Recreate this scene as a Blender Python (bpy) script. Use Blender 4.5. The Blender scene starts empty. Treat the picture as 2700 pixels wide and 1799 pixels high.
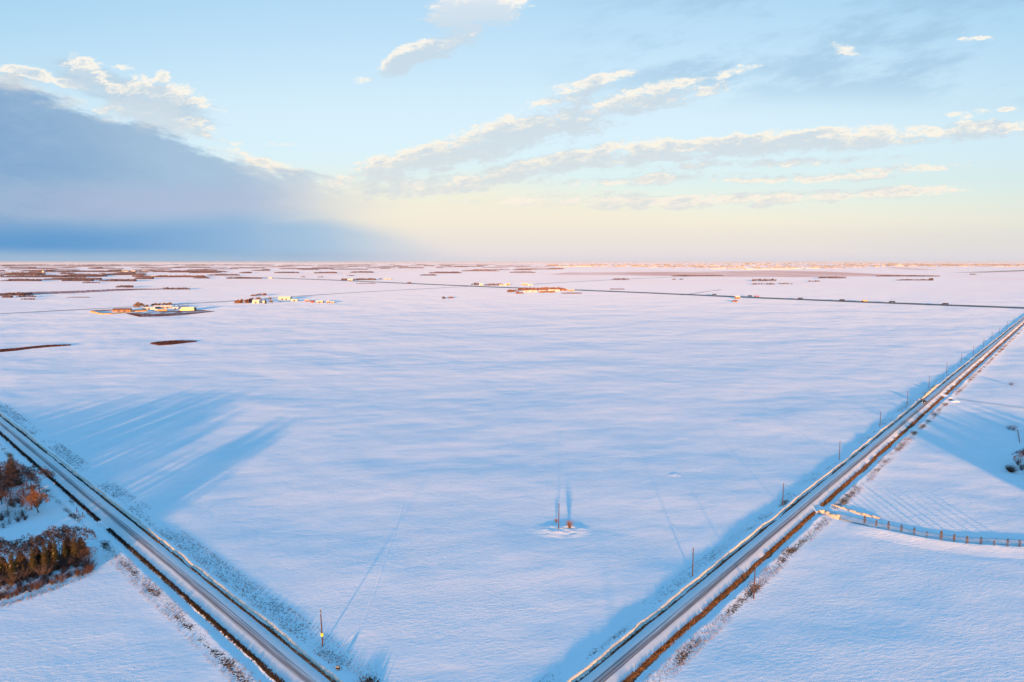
import bpy, bmesh, math, random
import numpy as np
from mathutils import Vector, Matrix, noise as mnoise

random.seed(7)
rng = np.random.default_rng(7)
R = math.radians
scene = bpy.context.scene
C = scene.collection

# ---------------------------------------------------------------- camera
CAM_H = 100.0
FOC = 1800.0                       # focal length in photo pixels (photo 2700 wide)
PITCH = math.atan(209.5 / FOC)
cd = bpy.data.cameras.new('camera')
cam = bpy.data.objects.new('camera', cd)
C.objects.link(cam)
cd.sensor_width = 36.0
cd.lens = 36.0 * FOC / 2700.0
cd.clip_start = 0.5
cd.clip_end = 200000.0
cam.location = (0, 0, CAM_H)
cam.rotation_euler = (math.pi / 2 - PITCH, 0, 0)
scene.camera = cam

# ---------------------------------------------------------------- exposure
EXPO = 1.7
scene.view_settings.view_transform = 'Standard'
scene.view_settings.look = 'None'
scene.view_settings.gamma = 1.0
scene.view_settings.exposure = EXPO
scene.view_settings.use_curve_mapping = False
scene.cycles.use_denoising = True
scene.cycles.max_bounces = 4
scene.cycles.diffuse_bounces = 2
scene.cycles.volume_bounces = 0
scene.cycles.transparent_max_bounces = 6
scene.cycles.sample_clamp_indirect = 3.0

SUN_AZ = 4.1        # the shadows run this many degrees to the right of straight ahead
SUN_EL = 3.3

# ---------------------------------------------------------------- sun
sl = bpy.data.lights.new('sun', 'SUN')
sl.energy = 3.8
sl.angle = R(1.3)
sl.color = (1.0, 0.43, 0.12)
sun = bpy.data.objects.new('sun', sl)
C.objects.link(sun)
_t = Vector((math.sin(R(SUN_AZ)) * math.cos(R(SUN_EL)), math.cos(R(SUN_AZ)) * math.cos(R(SUN_EL)), -math.sin(R(SUN_EL))))
sun.rotation_euler = _t.to_track_quat('-Z', 'Y').to_euler()
sun.location = (0, -50, 150)

# ---------------------------------------------------------------- helpers
def lin(c):
    return tuple(((v / 255) / 12.92) if v / 255 <= 0.04045 else (((v / 255) + 0.055) / 1.055) ** 2.4 for v in c)

def ray(px, py):
    u = (px - 1350) / FOC
    v = (899.5 - py) / FOC
    return u, math.cos(PITCH) + v * math.sin(PITCH), -math.sin(PITCH) + v * math.cos(PITCH)

def at(px, py, h=0.0):
    """ground point seen at a place in the photograph (metres)"""
    x, y, z = ray(px, py)
    t = (h - CAM_H) / z
    return Vector((x * t, y * t, h))

def pq(px, py):
    x, y, z = ray(px, py)
    return x / y, z / y

class K:
    """tiny expression layer over shader nodes"""
    def __init__(s, tree): s.t = tree; s.n = tree.nodes; s.l = tree.links
    def sock(s, node, i, v):
        if v is None: return
        if isinstance(v, V): s.l.new(v.s, node.inputs[i])
        else: node.inputs[i].default_value = v
    def m(s, op, a, b=None, c=None, clamp=False):
        nd = s.n.new('ShaderNodeMath'); nd.operation = op; nd.use_clamp = clamp
        s.sock(nd, 0, a); s.sock(nd, 1, b); s.sock(nd, 2, c)
        return V(s, nd.outputs[0])
    def sm(s, x, a, b):
        nd = s.n.new('ShaderNodeMapRange'); nd.interpolation_type = 'SMOOTHSTEP'
        s.sock(nd, 0, x); s.sock(nd, 1, a); s.sock(nd, 2, b)
        nd.inputs[3].default_value = 0; nd.inputs[4].default_value = 1
        return V(s, nd.outputs[0])
    def xyz(s, x, y, z=0.0):
        nd = s.n.new('ShaderNodeCombineXYZ'); s.sock(nd, 0, x); s.sock(nd, 1, y); s.sock(nd, 2, z)
        return V(s, nd.outputs[0])
    def noise(s, vec, scale, detail=4, rough=0.55, dist=0.0, dims='3D'):
        nd = s.n.new('ShaderNodeTexNoise'); nd.noise_dimensions = dims
        s.l.new(vec.s, nd.inputs['Vector']); nd.inputs['Scale'].default_value = scale
        nd.inputs['Detail'].default_value = detail; nd.inputs['Roughness'].default_value = rough
        nd.inputs['Distortion'].default_value = dist
        return V(s, nd.outputs[0])
    def mix(s, f, a, b):
        nd = s.n.new('ShaderNodeMix'); nd.data_type = 'RGBA'
        s.sock(nd, 0, f)
        for i, v in ((6, a), (7, b)):
            if isinstance(v, V): s.l.new(v.s, nd.inputs[i])
            else: nd.inputs[i].default_value = (*v, 1) if len(v) == 3 else v
        return V(s, nd.outputs[2])
    def ramp(s, x, stops, interp='LINEAR'):
        nd = s.n.new('ShaderNodeValToRGB'); nd.color_ramp.interpolation = interp
        e = nd.color_ramp.elements
        while len(e) > 1: e.remove(e[-1])
        for i, (pos, col) in enumerate(stops):
            el = e[0] if i == 0 else e.new(pos)
            el.position = pos
            el.color = (*col, 1) if not isinstance(col, (int, float)) else (col, col, col, 1)
        s.l.new(x.s, nd.inputs[0])
        return V(s, nd.outputs[0])

class V:
    def __init__(s, k, sock): s.k = k; s.s = sock
    def __add__(s, o): return s.k.m('ADD', s, o)
    __radd__ = __add__
    def __sub__(s, o): return s.k.m('SUBTRACT', s, o)
    def __rsub__(s, o): return s.k.m('SUBTRACT', o, s)
    def __mul__(s, o): return s.k.m('MULTIPLY', s, o)
    __rmul__ = __mul__
    def __truediv__(s, o): return s.k.m('DIVIDE', s, o)
    def abs(s): return s.k.m('ABSOLUTE', s)
    def max(s, o): return s.k.m('MAXIMUM', s, o)
    def min(s, o): return s.k.m('MINIMUM', s, o)
    def clamp(s): return s.k.m('ADD', s, 0.0, clamp=True)

# ---------------------------------------------------------------- world: evening sky with cloud deck, streaks and puffs
world = bpy.data.worlds.new('World')
scene.world = world
world.use_nodes = True
wt = world.node_tree
for n in list(wt.nodes): wt.nodes.remove(n)
k = K(wt)
out = wt.nodes.new('ShaderNodeOutputWorld')
tc = wt.nodes.new('ShaderNodeTexCoord')
sep = wt.nodes.new('ShaderNodeSeparateXYZ')
wt.links.new(tc.outputs['Generated'], sep.inputs[0])
DX, DY, DZ = (V(k, sep.outputs[i]) for i in range(3))
yy = DY.abs().max(0.05)
P = DX / yy                      # tangent of the bearing off straight ahead
Q = DZ / yy                      # tangent of the height over the horizon
front = k.sm(DY, 0.0, 0.35)      # the clouds traced from the photograph stand ahead only

def SX(px): return (px - 1350) / FOC
def stopsq(rows, qmax):
    return [(max(0, pq(1350, y)[1]) / qmax, lin(c)) for y, c in rows]
rows = [(691, (224, 219, 226)), (660, (228, 222, 221)), (620, (238, 230, 219)), (580, (246, 240, 221)), (540, (238, 243, 229)),
        (480, (224, 243, 242)), (400, (220, 243, 252)), (300, (216, 240, 253)), (200, (204, 233, 251)), (100, (192, 226, 249)), (0, (181, 219, 246))]
st = stopsq(rows, 3.0) + [(0.19, lin((150, 206, 243))), (0.30, lin((116, 190, 240))), (0.6, lin((90, 178, 238))), (1.0, lin((80, 172, 236)))]
base = k.ramp(Q / 3.0, st)
# the sky dims a little towards the sides
pc = (P - 0.0)
side = k.sm(pc.abs(), 0.15, 1.1)
base = k.mix(side * 0.5, base, k.ramp(Q / 3.0, [(0.0, lin((196, 208, 216))), (0.03, lin((208, 220, 216))), (0.06, lin((190, 222, 234))), (0.12, lin((150, 202, 236))), (0.3, lin((105, 180, 232))), (1.0, lin((80, 172, 236)))]))

def union(parts):
    r = parts[0]
    for p_ in parts[1:]: r = r.max(p_)
    return r

def cloud_group():
    g = bpy.data.node_groups.new('cloud_density', 'ShaderNodeTree')
    g.interface.new_socket('P', in_out='INPUT', socket_type='NodeSocketFloat')
    g.interface.new_socket('Q', in_out='INPUT', socket_type='NodeSocketFloat')
    g.interface.new_socket('F', in_out='OUTPUT', socket_type='NodeSocketFloat')
    gi = g.nodes.new('NodeGroupInput'); go = g.nodes.new('NodeGroupOutput')
    kk = K(g)
    p, q = V(kk, gi.outputs[0]), V(kk, gi.outputs[1])
    vecs = [kk.xyz(p, q, 0.0)]
    def E(px, py, a, b, ang, s=1.0):
        nd = g.nodes.new('ShaderNodeMapping'); nd.vector_type = 'TEXTURE'
        nd.inputs['Location'].default_value = (*pq(px, py), -math.sqrt(1 - s / 1.45))
        nd.inputs['Rotation'].default_value = (0, 0, R(ang))
        nd.inputs['Scale'].default_value = (a / FOC, b / FOC, 1)
        g.links.new(vecs[-1].s, nd.inputs[0])
        ln = g.nodes.new('ShaderNodeVectorMath'); ln.operation = 'LENGTH'
        g.links.new(nd.outputs[0], ln.inputs[0])
        return V(kk, ln.outputs['Value'])
    # x, y, half length, half thickness, tilt, strength (photo places)
    L = [(1190, 25, 85, 55, 0, 1.4), (1280, 22, 120, 58, 0, 1.4), (1340, 45, 75, 26, 0, 1.0), (1225, 85, 95, 50, 20, 1.1),
         (1130, 130, 110, 36, 12, 1.4), (1050, 170, 95, 34, 24, 1.3), (975, 208, 70, 17, 14, .8),
         (230, 185, 80, 36, -20, 1.2), (320, 180, 55, 14, 0, .6), (300, 235, 150, 26, -18, 1.0), (430, 205, 30, 26, 0, 1.0), (430, 250, 160, 40, -14, 1.25), (400, 300, 190, 56, -14, 1.3),
         (60, 190, 120, 20, -10, 1.2), (200, 222, 110, 18, -14, 1.0), (520, 352, 140, 14, -14, .8),
         (1120, 420, 270, 48, 14, 1.4), (1400, 345, 340, 66, 14, 1.25), (1700, 262, 300, 44, 12, 1.15), (1520, 240, 190, 38, 20, .75), (1850, 215, 260, 24, 14, .7),
         (1950, 388, 600, 36, 4, 1.4), (1500, 425, 360, 36, 9, 1.3), (2150, 372, 360, 40, 2, 1.2), (2560, 345, 300, 34, 6, 1.0), (2560, 300, 160, 16, 6, .5),
         (1250, 475, 360, 36, 8, 1.1), (2000, 430, 520, 20, 2, .8), (1750, 470, 380, 24, 2, .85), (2380, 444, 200, 17, 2, 1.0), (2150, 470, 320, 18, 1, .85),
         (1900, 528, 500, 26, 2, 1.1), (2300, 510, 330, 20, 2, 1.1), (2520, 500, 80, 12, 0, .7), (1500, 530, 330, 36, 2, .7),
         (735, 380, 70, 11, 0, .5), (700, 430, 140, 22, -16, .9), (2230, 132, 75, 26, -14, .5), (2560, 103, 80, 11, 4, .5), (2650, 290, 50, 10, 0, .7)]
    rmin = E(*L[0])
    for i, e in enumerate(L[1:]):
        if i % 12 == 11: vecs.append(kk.xyz(p, q, rmin * 1e-7))     # keeps the shader's working memory small
        rmin = rmin.min(E(*e))
    F = (1.0 - rmin * rmin) * 1.45
    # frayed edges, drawn out along the streaks
    v1 = kk.xyz(p * 8.0, q * 22.0 - p * 2.6, 3.1)
    n1 = kk.noise(v1, 1.6, 5, 0.66)
    v2 = kk.xyz(p * 34.0, q * 80.0 - p * 8.0, 7.7)
    n2 = kk.noise(v2, 1.0, 4, 0.7)
    D = F.max(-1.2) - 0.1 + (n1 - 0.5) * 3.2 + (n2 - 0.5) * 3.3
    g.links.new(D.s, go.inputs[0])
    return g
CG = cloud_group()
def density(p, q):
    nd = wt.nodes.new('ShaderNodeGroup'); nd.node_tree = CG
    k.sock(nd, 0, p); k.sock(nd, 1, q)
    return V(k, nd.outputs[0])

nz = k.noise(k.xyz(P * 3.0, Q * 9.0, 1.0), 1.5, 4, 0.58) - 0.5
nzf = k.noise(k.xyz(P * 14.0, Q * 50.0 + P * 9.0, 2.0), 1.0, 4, 0.62) - 0.5
# bright veil low in the middle
qmx = 0.5
def edge(pts):
    st_ = []
    for x, y in pts:
        p_, q_ = pq(x, y)
        st_.append(((p_ + 1.2) / 2.4, max(q_, 0) / qmx))
    return k.ramp((P + 1.2) / 2.4, st_) * qmx
qB = edge([(300, 560), (700, 470), (900, 455), (1100, 480), (1300, 470), (1500, 500), (1700, 545), (2000, 600), (2300, 640), (2700, 670)])
mB = k.sm(qB - Q + nz * 0.05 + nzf * 0.02, -0.03, 0.04)
cB = k.ramp(Q / 0.2, [(0.0, lin((228, 220, 226))), (0.12, lin((235, 227, 221))), (0.3, lin((245, 236, 217))), (0.5, lin((243, 240, 222))), (0.8, lin((228, 233, 232))), (1.0, lin((222, 232, 238)))])
# faint grey veil, upper right
vR = k.noise(k.xyz(P * 3.4, Q * 11.0 - P * 2.2, 5.5), 1.2, 6, 0.66)
qr0 = pq(2100, 110)[1]
mR = k.sm(Q, 0.20, 0.26) * k.sm(P, 0.0, 0.25) * k.sm(vR, 0.43, 0.60) * (1.0 - k.sm((Q - 0.34).abs(), 0.07, 0.2))
col = k.mix(mR * 0.6, base, lin((160, 197, 225)))
col = k.mix(mB * 0.93, col, cB)
sheet = k.sm((1.0 - ((P - SX(390)) / 0.135) * ((P - SX(390)) / 0.135)) - (((Q - 0.236) + (P - SX(390)) * 0.28) / 0.028) * (((Q - 0.236) + (P - SX(390)) * 0.28) / 0.028) + nzf * 2.4 + nz * 1.5, -0.1, 0.9)
col = k.mix(sheet * 0.8, col, lin((184, 206, 224)))
# streaks and puffs
D0 = density(P, Q)
D1 = density(P + 0.005, Q + 0.016)
alpha = k.sm(D0, -0.15, 0.7)
lit = k.sm(D0 - D1, 0.05, 0.95) * k.sm(D0 * -1.0, -1.5, -0.5)
thin = k.sm(D0, 0.1, 1.1)
shade = k.ramp(Q / 0.4, [(0.0, lin((232, 226, 222))), (0.2, lin((222, 226, 226))), (0.45, lin((208, 221, 230))), (0.75, lin((200, 218, 232))), (0.88, lin((214, 227, 238))), (0.97, lin((243, 245, 246)))])
lcol = k.ramp(Q / 0.4, [(0.0, lin((248, 236, 222))), (0.4, lin((255, 246, 230))), (1.0, lin((255, 251, 242)))])
ccol = k.mix(lit, shade, lcol)
col = k.mix(alpha * front * (0.45 + 0.45 * thin + 0.35 * lit).min(0.97), col, ccol)
# the big blue grey deck on the left
qA = edge([(-900, 90), (-400, 130), (0, 212), (150, 255), (300, 312), (480, 358), (620, 412), (760, 462), (900, 478), (1100, 500), (1300, 580), (1500, 690)])
dA = qA - Q
nzm = k.noise(k.xyz(P * 6.0, Q * 20.0 + P * 5.0, 4.0), 1.3, 6, 0.68) - 0.5
mA = k.sm(dA + nzf * 0.03 + nzm * 0.085 * k.sm(P, SX(-200), SX(500)) + nzm * 0.03, -0.008, 0.012)
fade = 1.0 - k.sm(P + nz * 0.14, SX(640), SX(1120))     # it thins out to the right
mA = mA * fade
topA = k.mix(k.sm(P + nz * 0.25, SX(-50), SX(620)), lin((134, 171, 208)), lin((170, 197, 221)))
topA = k.mix(k.sm(P + nz * 0.15, SX(560), SX(900)), topA, lin((208, 216, 224)))
topA = k.mix(k.sm(nz + nzm * 0.9, -0.12, 0.2) * 0.5, topA, lin((160, 189, 216)))
qL = edge([(-900, 600), (0, 600), (300, 597), (500, 584), (700, 564), (860, 566), (1000, 598), (1150, 642), (1320, 684), (1500, 690)])
mL = k.sm(qL - Q + nz * 0.016, -0.018, 0.020)
lowA = k.mix(k.sm(P, SX(100), SX(1050)), lin((102, 157, 208)), lin((168, 198, 224)))
lowA = k.mix(1.0 - k.sm(Q + nz * 0.01 + P * 0.004, 0.003, 0.020), lowA, lin((152, 182, 211)))
mauve = k.sm(Q, 0.045, 0.075) * (1.0 - k.sm(Q, 0.085, 0.13)) * (1.0 - k.sm((P - SX(450)).abs(), 0.08, 0.42))
topA = k.mix(mauve * 0.5, topA, lin((178, 186, 214)))
cA = k.mix(mL, topA, lowA)
mLr = mL * (1.0 - k.sm(P + nz * 0.1, SX(760), SX(1300)))
mall = mA.max(mLr * 0.95)
# lit fringe along the top of the deck
fr = k.sm(dA + nzf * 0.05 + nz * 0.03, -0.012, 0.003) * (1.0 - k.sm(dA + nzf * 0.05, 0.003, 0.02)) * fade
col = k.mix(mall * front, col, cA)
col = k.mix(fr * front * 0.45 * k.sm(nz, -0.06, 0.1), col, lin((250, 240, 226)))
# thin brightening exactly over the horizon
hz = 1.0 - k.sm(Q, 0.0, 0.014)
col = k.mix(hz * 0.40 * front, col, k.mix(k.sm(P, SX(300), SX(1300)), lin((172, 192, 214)), lin((212, 210, 220))))
# overhead and behind: physically based sky joins in where the photograph does not look
sky = wt.nodes.new('ShaderNodeTexSky')
sky.sky_type = 'NISHITA'
sky.sun_disc = False
sky.sun_elevation = R(SUN_EL)
sky.sun_rotation = R(180 + SUN_AZ)
sky.altitude = 500
bgs = wt.nodes.new('ShaderNodeBackground'); bgs.inputs[1].default_value = 0.07
wt.links.new(sky.outputs[0], bgs.inputs[0])
bgc = wt.nodes.new('ShaderNodeBackground'); bgc.inputs[1].default_value = 2.0 ** -EXPO
wt.links.new(col.s, bgc.inputs[0])
mx = wt.nodes.new('ShaderNodeMixShader')
mf = k.sm(DY, 0.1, -0.6) * 0.5
wt.links.new(mf.s, mx.inputs[0])
wt.links.new(bgc.outputs[0], mx.inputs[1]); wt.links.new(bgs.outputs[0], mx.inputs[2])
wt.links.new(mx.outputs[0], out.inputs[0])
world.cycles.sampling_method = 'MANUAL'
world.cycles.sample_map_resolution = 512

# ================================================================ materials
def new_mat(name):
    m_ = bpy.data.materials.new(name); m_.use_nodes = True
    t = m_.node_tree
    return m_, t, K(t), t.nodes['Principled BSDF']

def flat_mat(name, col, rough=0.8, var=0.0, scale=1.0, metal=0.0):
    m_, t, kk, b = new_mat(name)
    b.inputs['Roughness'].default_value = rough
    b.inputs['Diffuse Roughness'].default_value = 0.5
    b.inputs['Metallic'].default_value = metal
    b.inputs['Specular IOR Level'].default_value = 0.25
    if var:
        tcn = t.nodes.new('ShaderNodeTexCoord')
        n = kk.noise(V(kk, tcn.outputs['Object']), scale, 4, 0.6)
        c = kk.mix(kk.sm(n, 0.35, 0.65), tuple(v * (1 - var) for v in col), tuple(min(1, v * (1 + var)) for v in col))
        t.links.new(c.s, b.inputs['Base Color'])
    else:
        b.inputs['Base Color'].default_value = (*col, 1)
    return m_

SNOW = (0.79, 0.875, 0.945)
def pos_node(t, kk):
    g_ = t.nodes.new('ShaderNodeNewGeometry')
    s_ = t.nodes.new('ShaderNodeSeparateXYZ'); t.links.new(g_.outputs['Position'], s_.inputs[0])
    return (V(kk, s_.outputs[i]) for i in range(3))

def snow_height(kk, x, y):
    """wind worked snow: ripples, small dunes and broad swells (metres)"""
    a_, b_ = math.cos(R(14)), math.sin(R(14))
    xr = x * a_ + y * b_
    yr = y * a_ - x * b_
    fine = kk.noise(kk.xyz(xr * 0.42, yr * 1.0, 0.0), 1.0, 5, 0.62, 0.6)
    mid = kk.noise(kk.xyz(xr * 0.06, yr * 0.105, 4.0), 1.0, 3, 0.55, 0.4)
    broad = kk.noise(kk.xyz(xr * 0.008, yr * 0.0085, 9.0), 1.0, 3, 0.5)
    return fine, mid, broad

def snow_nodes(t, kk, b, amp=1.0):
    x, y, z = pos_node(t, kk)
    fine, mid, broad = snow_height(kk, x, y)
    patch = kk.sm(kk.noise(kk.xyz(x * 0.02, y * 0.035, 13.0), 1.0, 3, 0.6), 0.36, 0.66)
    h = fine * (0.06 + 0.13 * patch) * amp + mid * 0.21 * amp + broad * 4.5
    bp = t.nodes.new('ShaderNodeBump'); bp.inputs['Strength'].default_value = 1.0; bp.inputs['Distance'].default_value = 1.0
    t.links.new(h.s, bp.inputs['Height'])
    t.links.new(bp.outputs[0], b.inputs['Normal'])
    b.inputs['Roughness'].default_value = 0.85
    b.inputs['Diffuse Roughness'].default_value = 0.18
    b.inputs['Specular IOR Level'].default_value = 0.15
    c = kk.mix(kk.sm(mid, 0.3, 0.7), SNOW, tuple(v * 1.03 for v in SNOW))
    return c, x, y, fine, mid

M_snow, t, kk, b = new_mat('wind_worked_snow')
c, x, y, fine, mid = snow_nodes(t, kk, b)
# thin stubble showing through far out
dist = kk.m('SQRT', x * x + y * y)
far = kk.sm(dist, 900.0, 6000.0)
fld = kk.sm(kk.noise(kk.xyz(x * 0.0011, y * 0.0007, 20.0), 1.0, 3, 0.6), 0.47, 0.62)
c = kk.mix(far * fld * 0.35, c, (0.80, 0.72, 0.74))
t.links.new(c.s, b.inputs['Base Color'])

# verge and bank snow with dry grass showing (attribute "veg")
def verge_mat(name, grass_a, grass_b):
    m_, t, kk, b = new_mat(name)
    c, x, y, fine, mid = snow_nodes(t, kk, b, 0.8)
    at_ = t.nodes.new('ShaderNodeAttribute'); at_.attribute_name = 'veg'
    veg = V(kk, at_.outputs['Fac'])
    n = kk.noise(kk.xyz(x * 1.6, y * 1.6, 0.0), 1.0, 5, 0.7)
    n2 = kk.noise(kk.xyz(x * 0.06, y * 0.06, 3.0), 1.0, 3, 0.6)
    f = kk.sm(n + (n2 - 0.5) * 1.0 + (veg - 0.5) * 0.85, 0.50, 0.62) * kk.sm(veg, 0.02, 0.3)
    g_ = kk.mix(kk.noise(kk.xyz(x * 4, y * 4, 0.0), 1.0, 3, 0.6), grass_a, grass_b)
    ad = t.nodes.new('ShaderNodeAttribute'); ad.attribute_name = 'sun_tint'
    c = kk.mix(V(kk, ad.outputs['Fac']) * (0.6 + 0.4 * n), c, (0.63, 0.57, 0.47))       # warm low sun painted into the ridge colour
    t.links.new(kk.mix(f, c, g_).s, b.inputs['Base Color'])
    return m_
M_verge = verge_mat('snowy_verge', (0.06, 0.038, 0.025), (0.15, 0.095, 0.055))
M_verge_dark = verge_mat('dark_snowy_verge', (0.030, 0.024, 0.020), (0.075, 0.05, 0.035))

# packed snow road with worn tyre tracks, from road coordinates (uv = metres across, metres along)
def road_mat(name, centre, width, dark=0.85):
    m_, t, kk, b = new_mat(name)
    uv = t.nodes.new('ShaderNodeUVMap'); uv.uv_map = 'road'
    s_ = t.nodes.new('ShaderNodeSeparateXYZ'); t.links.new(uv.outputs[0], s_.inputs[0])
    u, s = V(kk, s_.outputs[0]), V(kk, s_.outputs[1])
    streak = kk.noise(kk.xyz(u * 2.3, s * 0.012, 0.0), 1.0, 5, 0.68)
    fine = kk.noise(kk.xyz(u * 7.0, s * 0.10, 5.0), 1.0, 4, 0.7)
    wob = (kk.noise(kk.xyz(s * 0.012, 2.0, 1.0), 1.0, 2, 0.5) - 0.5) * 1.4
    prof = 1.0 - ((u - centre - wob) / width).abs()
    trk = 0
    for off in (-1.15, 0.55):
        e = 1.0 - ((u - (centre + off) - wob) / 0.55).abs()
        trk = e if isinstance(trk, int) else trk.max(e)
    lines = kk.noise(kk.xyz(u * 5.5, s * 0.02, 11.0), 1.0, 3, 0.6)
    wear = kk.sm(prof * 0.80 + trk.max(0.0) * 0.30 + (streak - 0.5) * 1.9 + (lines - 0.5) * 1.5 + (fine - 0.5) * 0.9, 0.22, 0.80)
    rough = kk.noise(kk.xyz(u * 1.2, s * 0.5, 8.0), 1.0, 4, 0.6)
    base_ = kk.mix(rough, (0.60, 0.67, 0.74), (0.78, 0.85, 0.90))
    c = kk.mix(wear * dark, base_, (0.11, 0.105, 0.125))
    t.links.new(c.s, b.inputs['Base Color'])
    b.inputs['Roughness'].default_value = 0.75
    b.inputs['Diffuse Roughness'].default_value = 0.5
    b.inputs['Specular IOR Level'].default_value = 0.15
    bp = t.nodes.new('ShaderNodeBump'); bp.inputs['Strength'].default_value = 1.0; bp.inputs['Distance'].default_value = 1.0
    h = streak * 0.05 + fine * 0.015 + rough * 0.03
    t.links.new(h.s, bp.inputs['Height']); t.links.new(bp.outputs[0], b.inputs['Normal'])
    return m_
M_road = road_mat('packed_snow_road', 0.2, 1.75)
M_road2 = road_mat('packed_snow_road_west', 0.0, 1.6, 0.8)

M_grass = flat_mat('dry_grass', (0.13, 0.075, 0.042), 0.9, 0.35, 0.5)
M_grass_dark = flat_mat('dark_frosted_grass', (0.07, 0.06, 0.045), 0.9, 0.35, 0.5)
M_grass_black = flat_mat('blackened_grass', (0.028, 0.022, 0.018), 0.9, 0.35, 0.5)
M_grass_tan = flat_mat('tan_stubble', (0.24, 0.18, 0.13), 0.9, 0.3, 0.5)
M_reed = flat_mat('reddish_cattails', (0.095, 0.045, 0.052), 0.9, 0.3, 0.03)
M_bark = flat_mat('grey_brown_bark', (0.105, 0.07, 0.055), 0.9, 0.25, 1.0)
M_twig = flat_mat('bare_twigs', (0.060, 0.052, 0.068), 0.9, 0.3, 0.4)
M_twig_red = flat_mat('rusty_twigs', (0.085, 0.052, 0.050), 0.9, 0.3, 0.4)
M_twig_orange = flat_mat('orange_dry_leaves', (0.20, 0.10, 0.045), 0.9, 0.3, 0.4)
M_needle = flat_mat('spruce_needles', (0.055, 0.048, 0.022), 0.9, 0.4, 0.8)
M_snowload = flat_mat('clinging_snow', (0.62, 0.68, 0.74), 0.9)
M_pole = flat_mat('weathered_pole_wood', (0.062, 0.036, 0.034), 0.85, 0.2, 3.0)
M_grey = flat_mat('galvanised_metal', (0.32, 0.33, 0.35), 0.5, 0, 1, 0.4)
M_yellow = flat_mat('fluorescent_yellow_guard', (0.62, 0.66, 0.06), 0.6)
M_drift = flat_mat('piled_snow', SNOW, 0.9)

# ================================================================ mesh helpers
def link(name, verts, faces, mat, parent=None, smooth=False):
    me = bpy.data.meshes.new(name)
    me.from_pydata([tuple(v) for v in verts], [], faces)
    if mat is not None:
        for m_ in (mat if isinstance(mat, (list, tuple)) else [mat]): me.materials.append(m_)
    if smooth: me.polygons.foreach_set('use_smooth', [True] * len(me.polygons))
    o = bpy.data.objects.new(name, me); C.objects.link(o)
    if parent is not None: o.parent = parent
    return o

def tris(name, arr, mat, parent=None):
    """arr: (n,3,3) loose triangles -> one mesh"""
    n = len(arr)
    me = bpy.data.meshes.new(name)
    me.vertices.add(n * 3); me.vertices.foreach_set('co', np.ascontiguousarray(arr, dtype=np.float32).ravel())
    me.loops.add(n * 3); me.loops.foreach_set('vertex_index', np.arange(n * 3, dtype=np.int32))
    me.polygons.add(n); me.polygons.foreach_set('loop_start', np.arange(0, n * 3, 3, dtype=np.int32))
    me.polygons.foreach_set('loop_total', np.full(n, 3, dtype=np.int32))
    me.update(calc_edges=True)
    me.materials.append(mat)
    o = bpy.data.objects.new(name, me); C.objects.link(o)
    if parent is not None: o.parent = parent
    return o

def tag(o, label=None, cat=None, group=None, kind=None):
    if label: o['label'] = label
    if cat: o['category'] = cat
    if group: o['group'] = group
    if kind: o['kind'] = kind
    return o

def empty(name, loc, rz=0.0, sc=1.0):
    o = bpy.data.objects.new(name, None); C.objects.link(o)
    o.location = loc; o.rotation_euler = (0, 0, rz); o.scale = (sc, sc, sc)
    o.empty_display_size = 1
    return o

def copy_tree(o, parent=None, seen=None):
    c = o.copy(); C.objects.link(c)
    if parent is not None: c.parent = parent
    for ch in list(o.children): copy_tree(ch, c)
    return c

class MB:
    """boxes, tubes and polygons collected into one mesh"""
    def __init__(s): s.v = []; s.f = []
    def add(s, v, f):
        n = len(s.v); s.v += [tuple(p) for p in v]; s.f += [tuple(i + n for i in q) for q in f]; return s
    def box(s, x0, y0, z0, x1, y1, z1):
        return s.add([(x0, y0, z0), (x1, y0, z0), (x1, y1, z0), (x0, y1, z0), (x0, y0, z1), (x1, y0, z1), (x1, y1, z1), (x0, y1, z1)],
                     [(0, 3, 2, 1), (4, 5, 6, 7), (0, 1, 5, 4), (1, 2, 6, 5), (2, 3, 7, 6), (3, 0, 4, 7)])
    def tube(s, p0, p1, r0, r1, n=6):
        p0, p1 = Vector(p0), Vector(p1); d = (p1 - p0).normalized()
        a = d.orthogonal().normalized(); b_ = d.cross(a)
        vs = []
        for p, r in ((p0, r0), (p1, r1)):
            for i in range(n):
                t_ = 2 * math.pi * i / n
                vs.append(p + (a * math.cos(t_) + b_ * math.sin(t_)) * r)
        fs = [(i, (i + 1) % n, n + (i + 1) % n, n + i) for i in range(n)] + [tuple(range(n - 1, -1, -1)), tuple(range(n, 2 * n))]
        return s.add(vs, fs)
    def prism(s, prof, y0, y1):
        """profile in x,z swept along y"""
        n = len(prof)
        vs = [(x, y0, z) for x, z in prof] + [(x, y1, z) for x, z in prof]
        fs = [(i, (i + 1) % n, n + (i + 1) % n, n + i) for i in range(n)] + [tuple(range(n - 1, -1, -1)), tuple(range(n, 2 * n))]
        return s.add(vs, fs)
    def build(s, name, mat, parent=None, smooth=False):
        o = link(name, s.v, s.f, mat, parent, smooth)
        bm = bmesh.new(); bm.from_mesh(o.data); bmesh.ops.recalc_face_normals(bm, faces=bm.faces); bm.to_mesh(o.data); bm.free()
        return o

# ================================================================ ground
EXT = 60000.0
g = link('snow_field', [(-EXT, -3000, 0), (EXT, -3000, 0), (EXT, EXT, 0), (-EXT, EXT, 0)], [(0, 1, 2, 3)], M_snow)
g['kind'] = 'structure'

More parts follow.
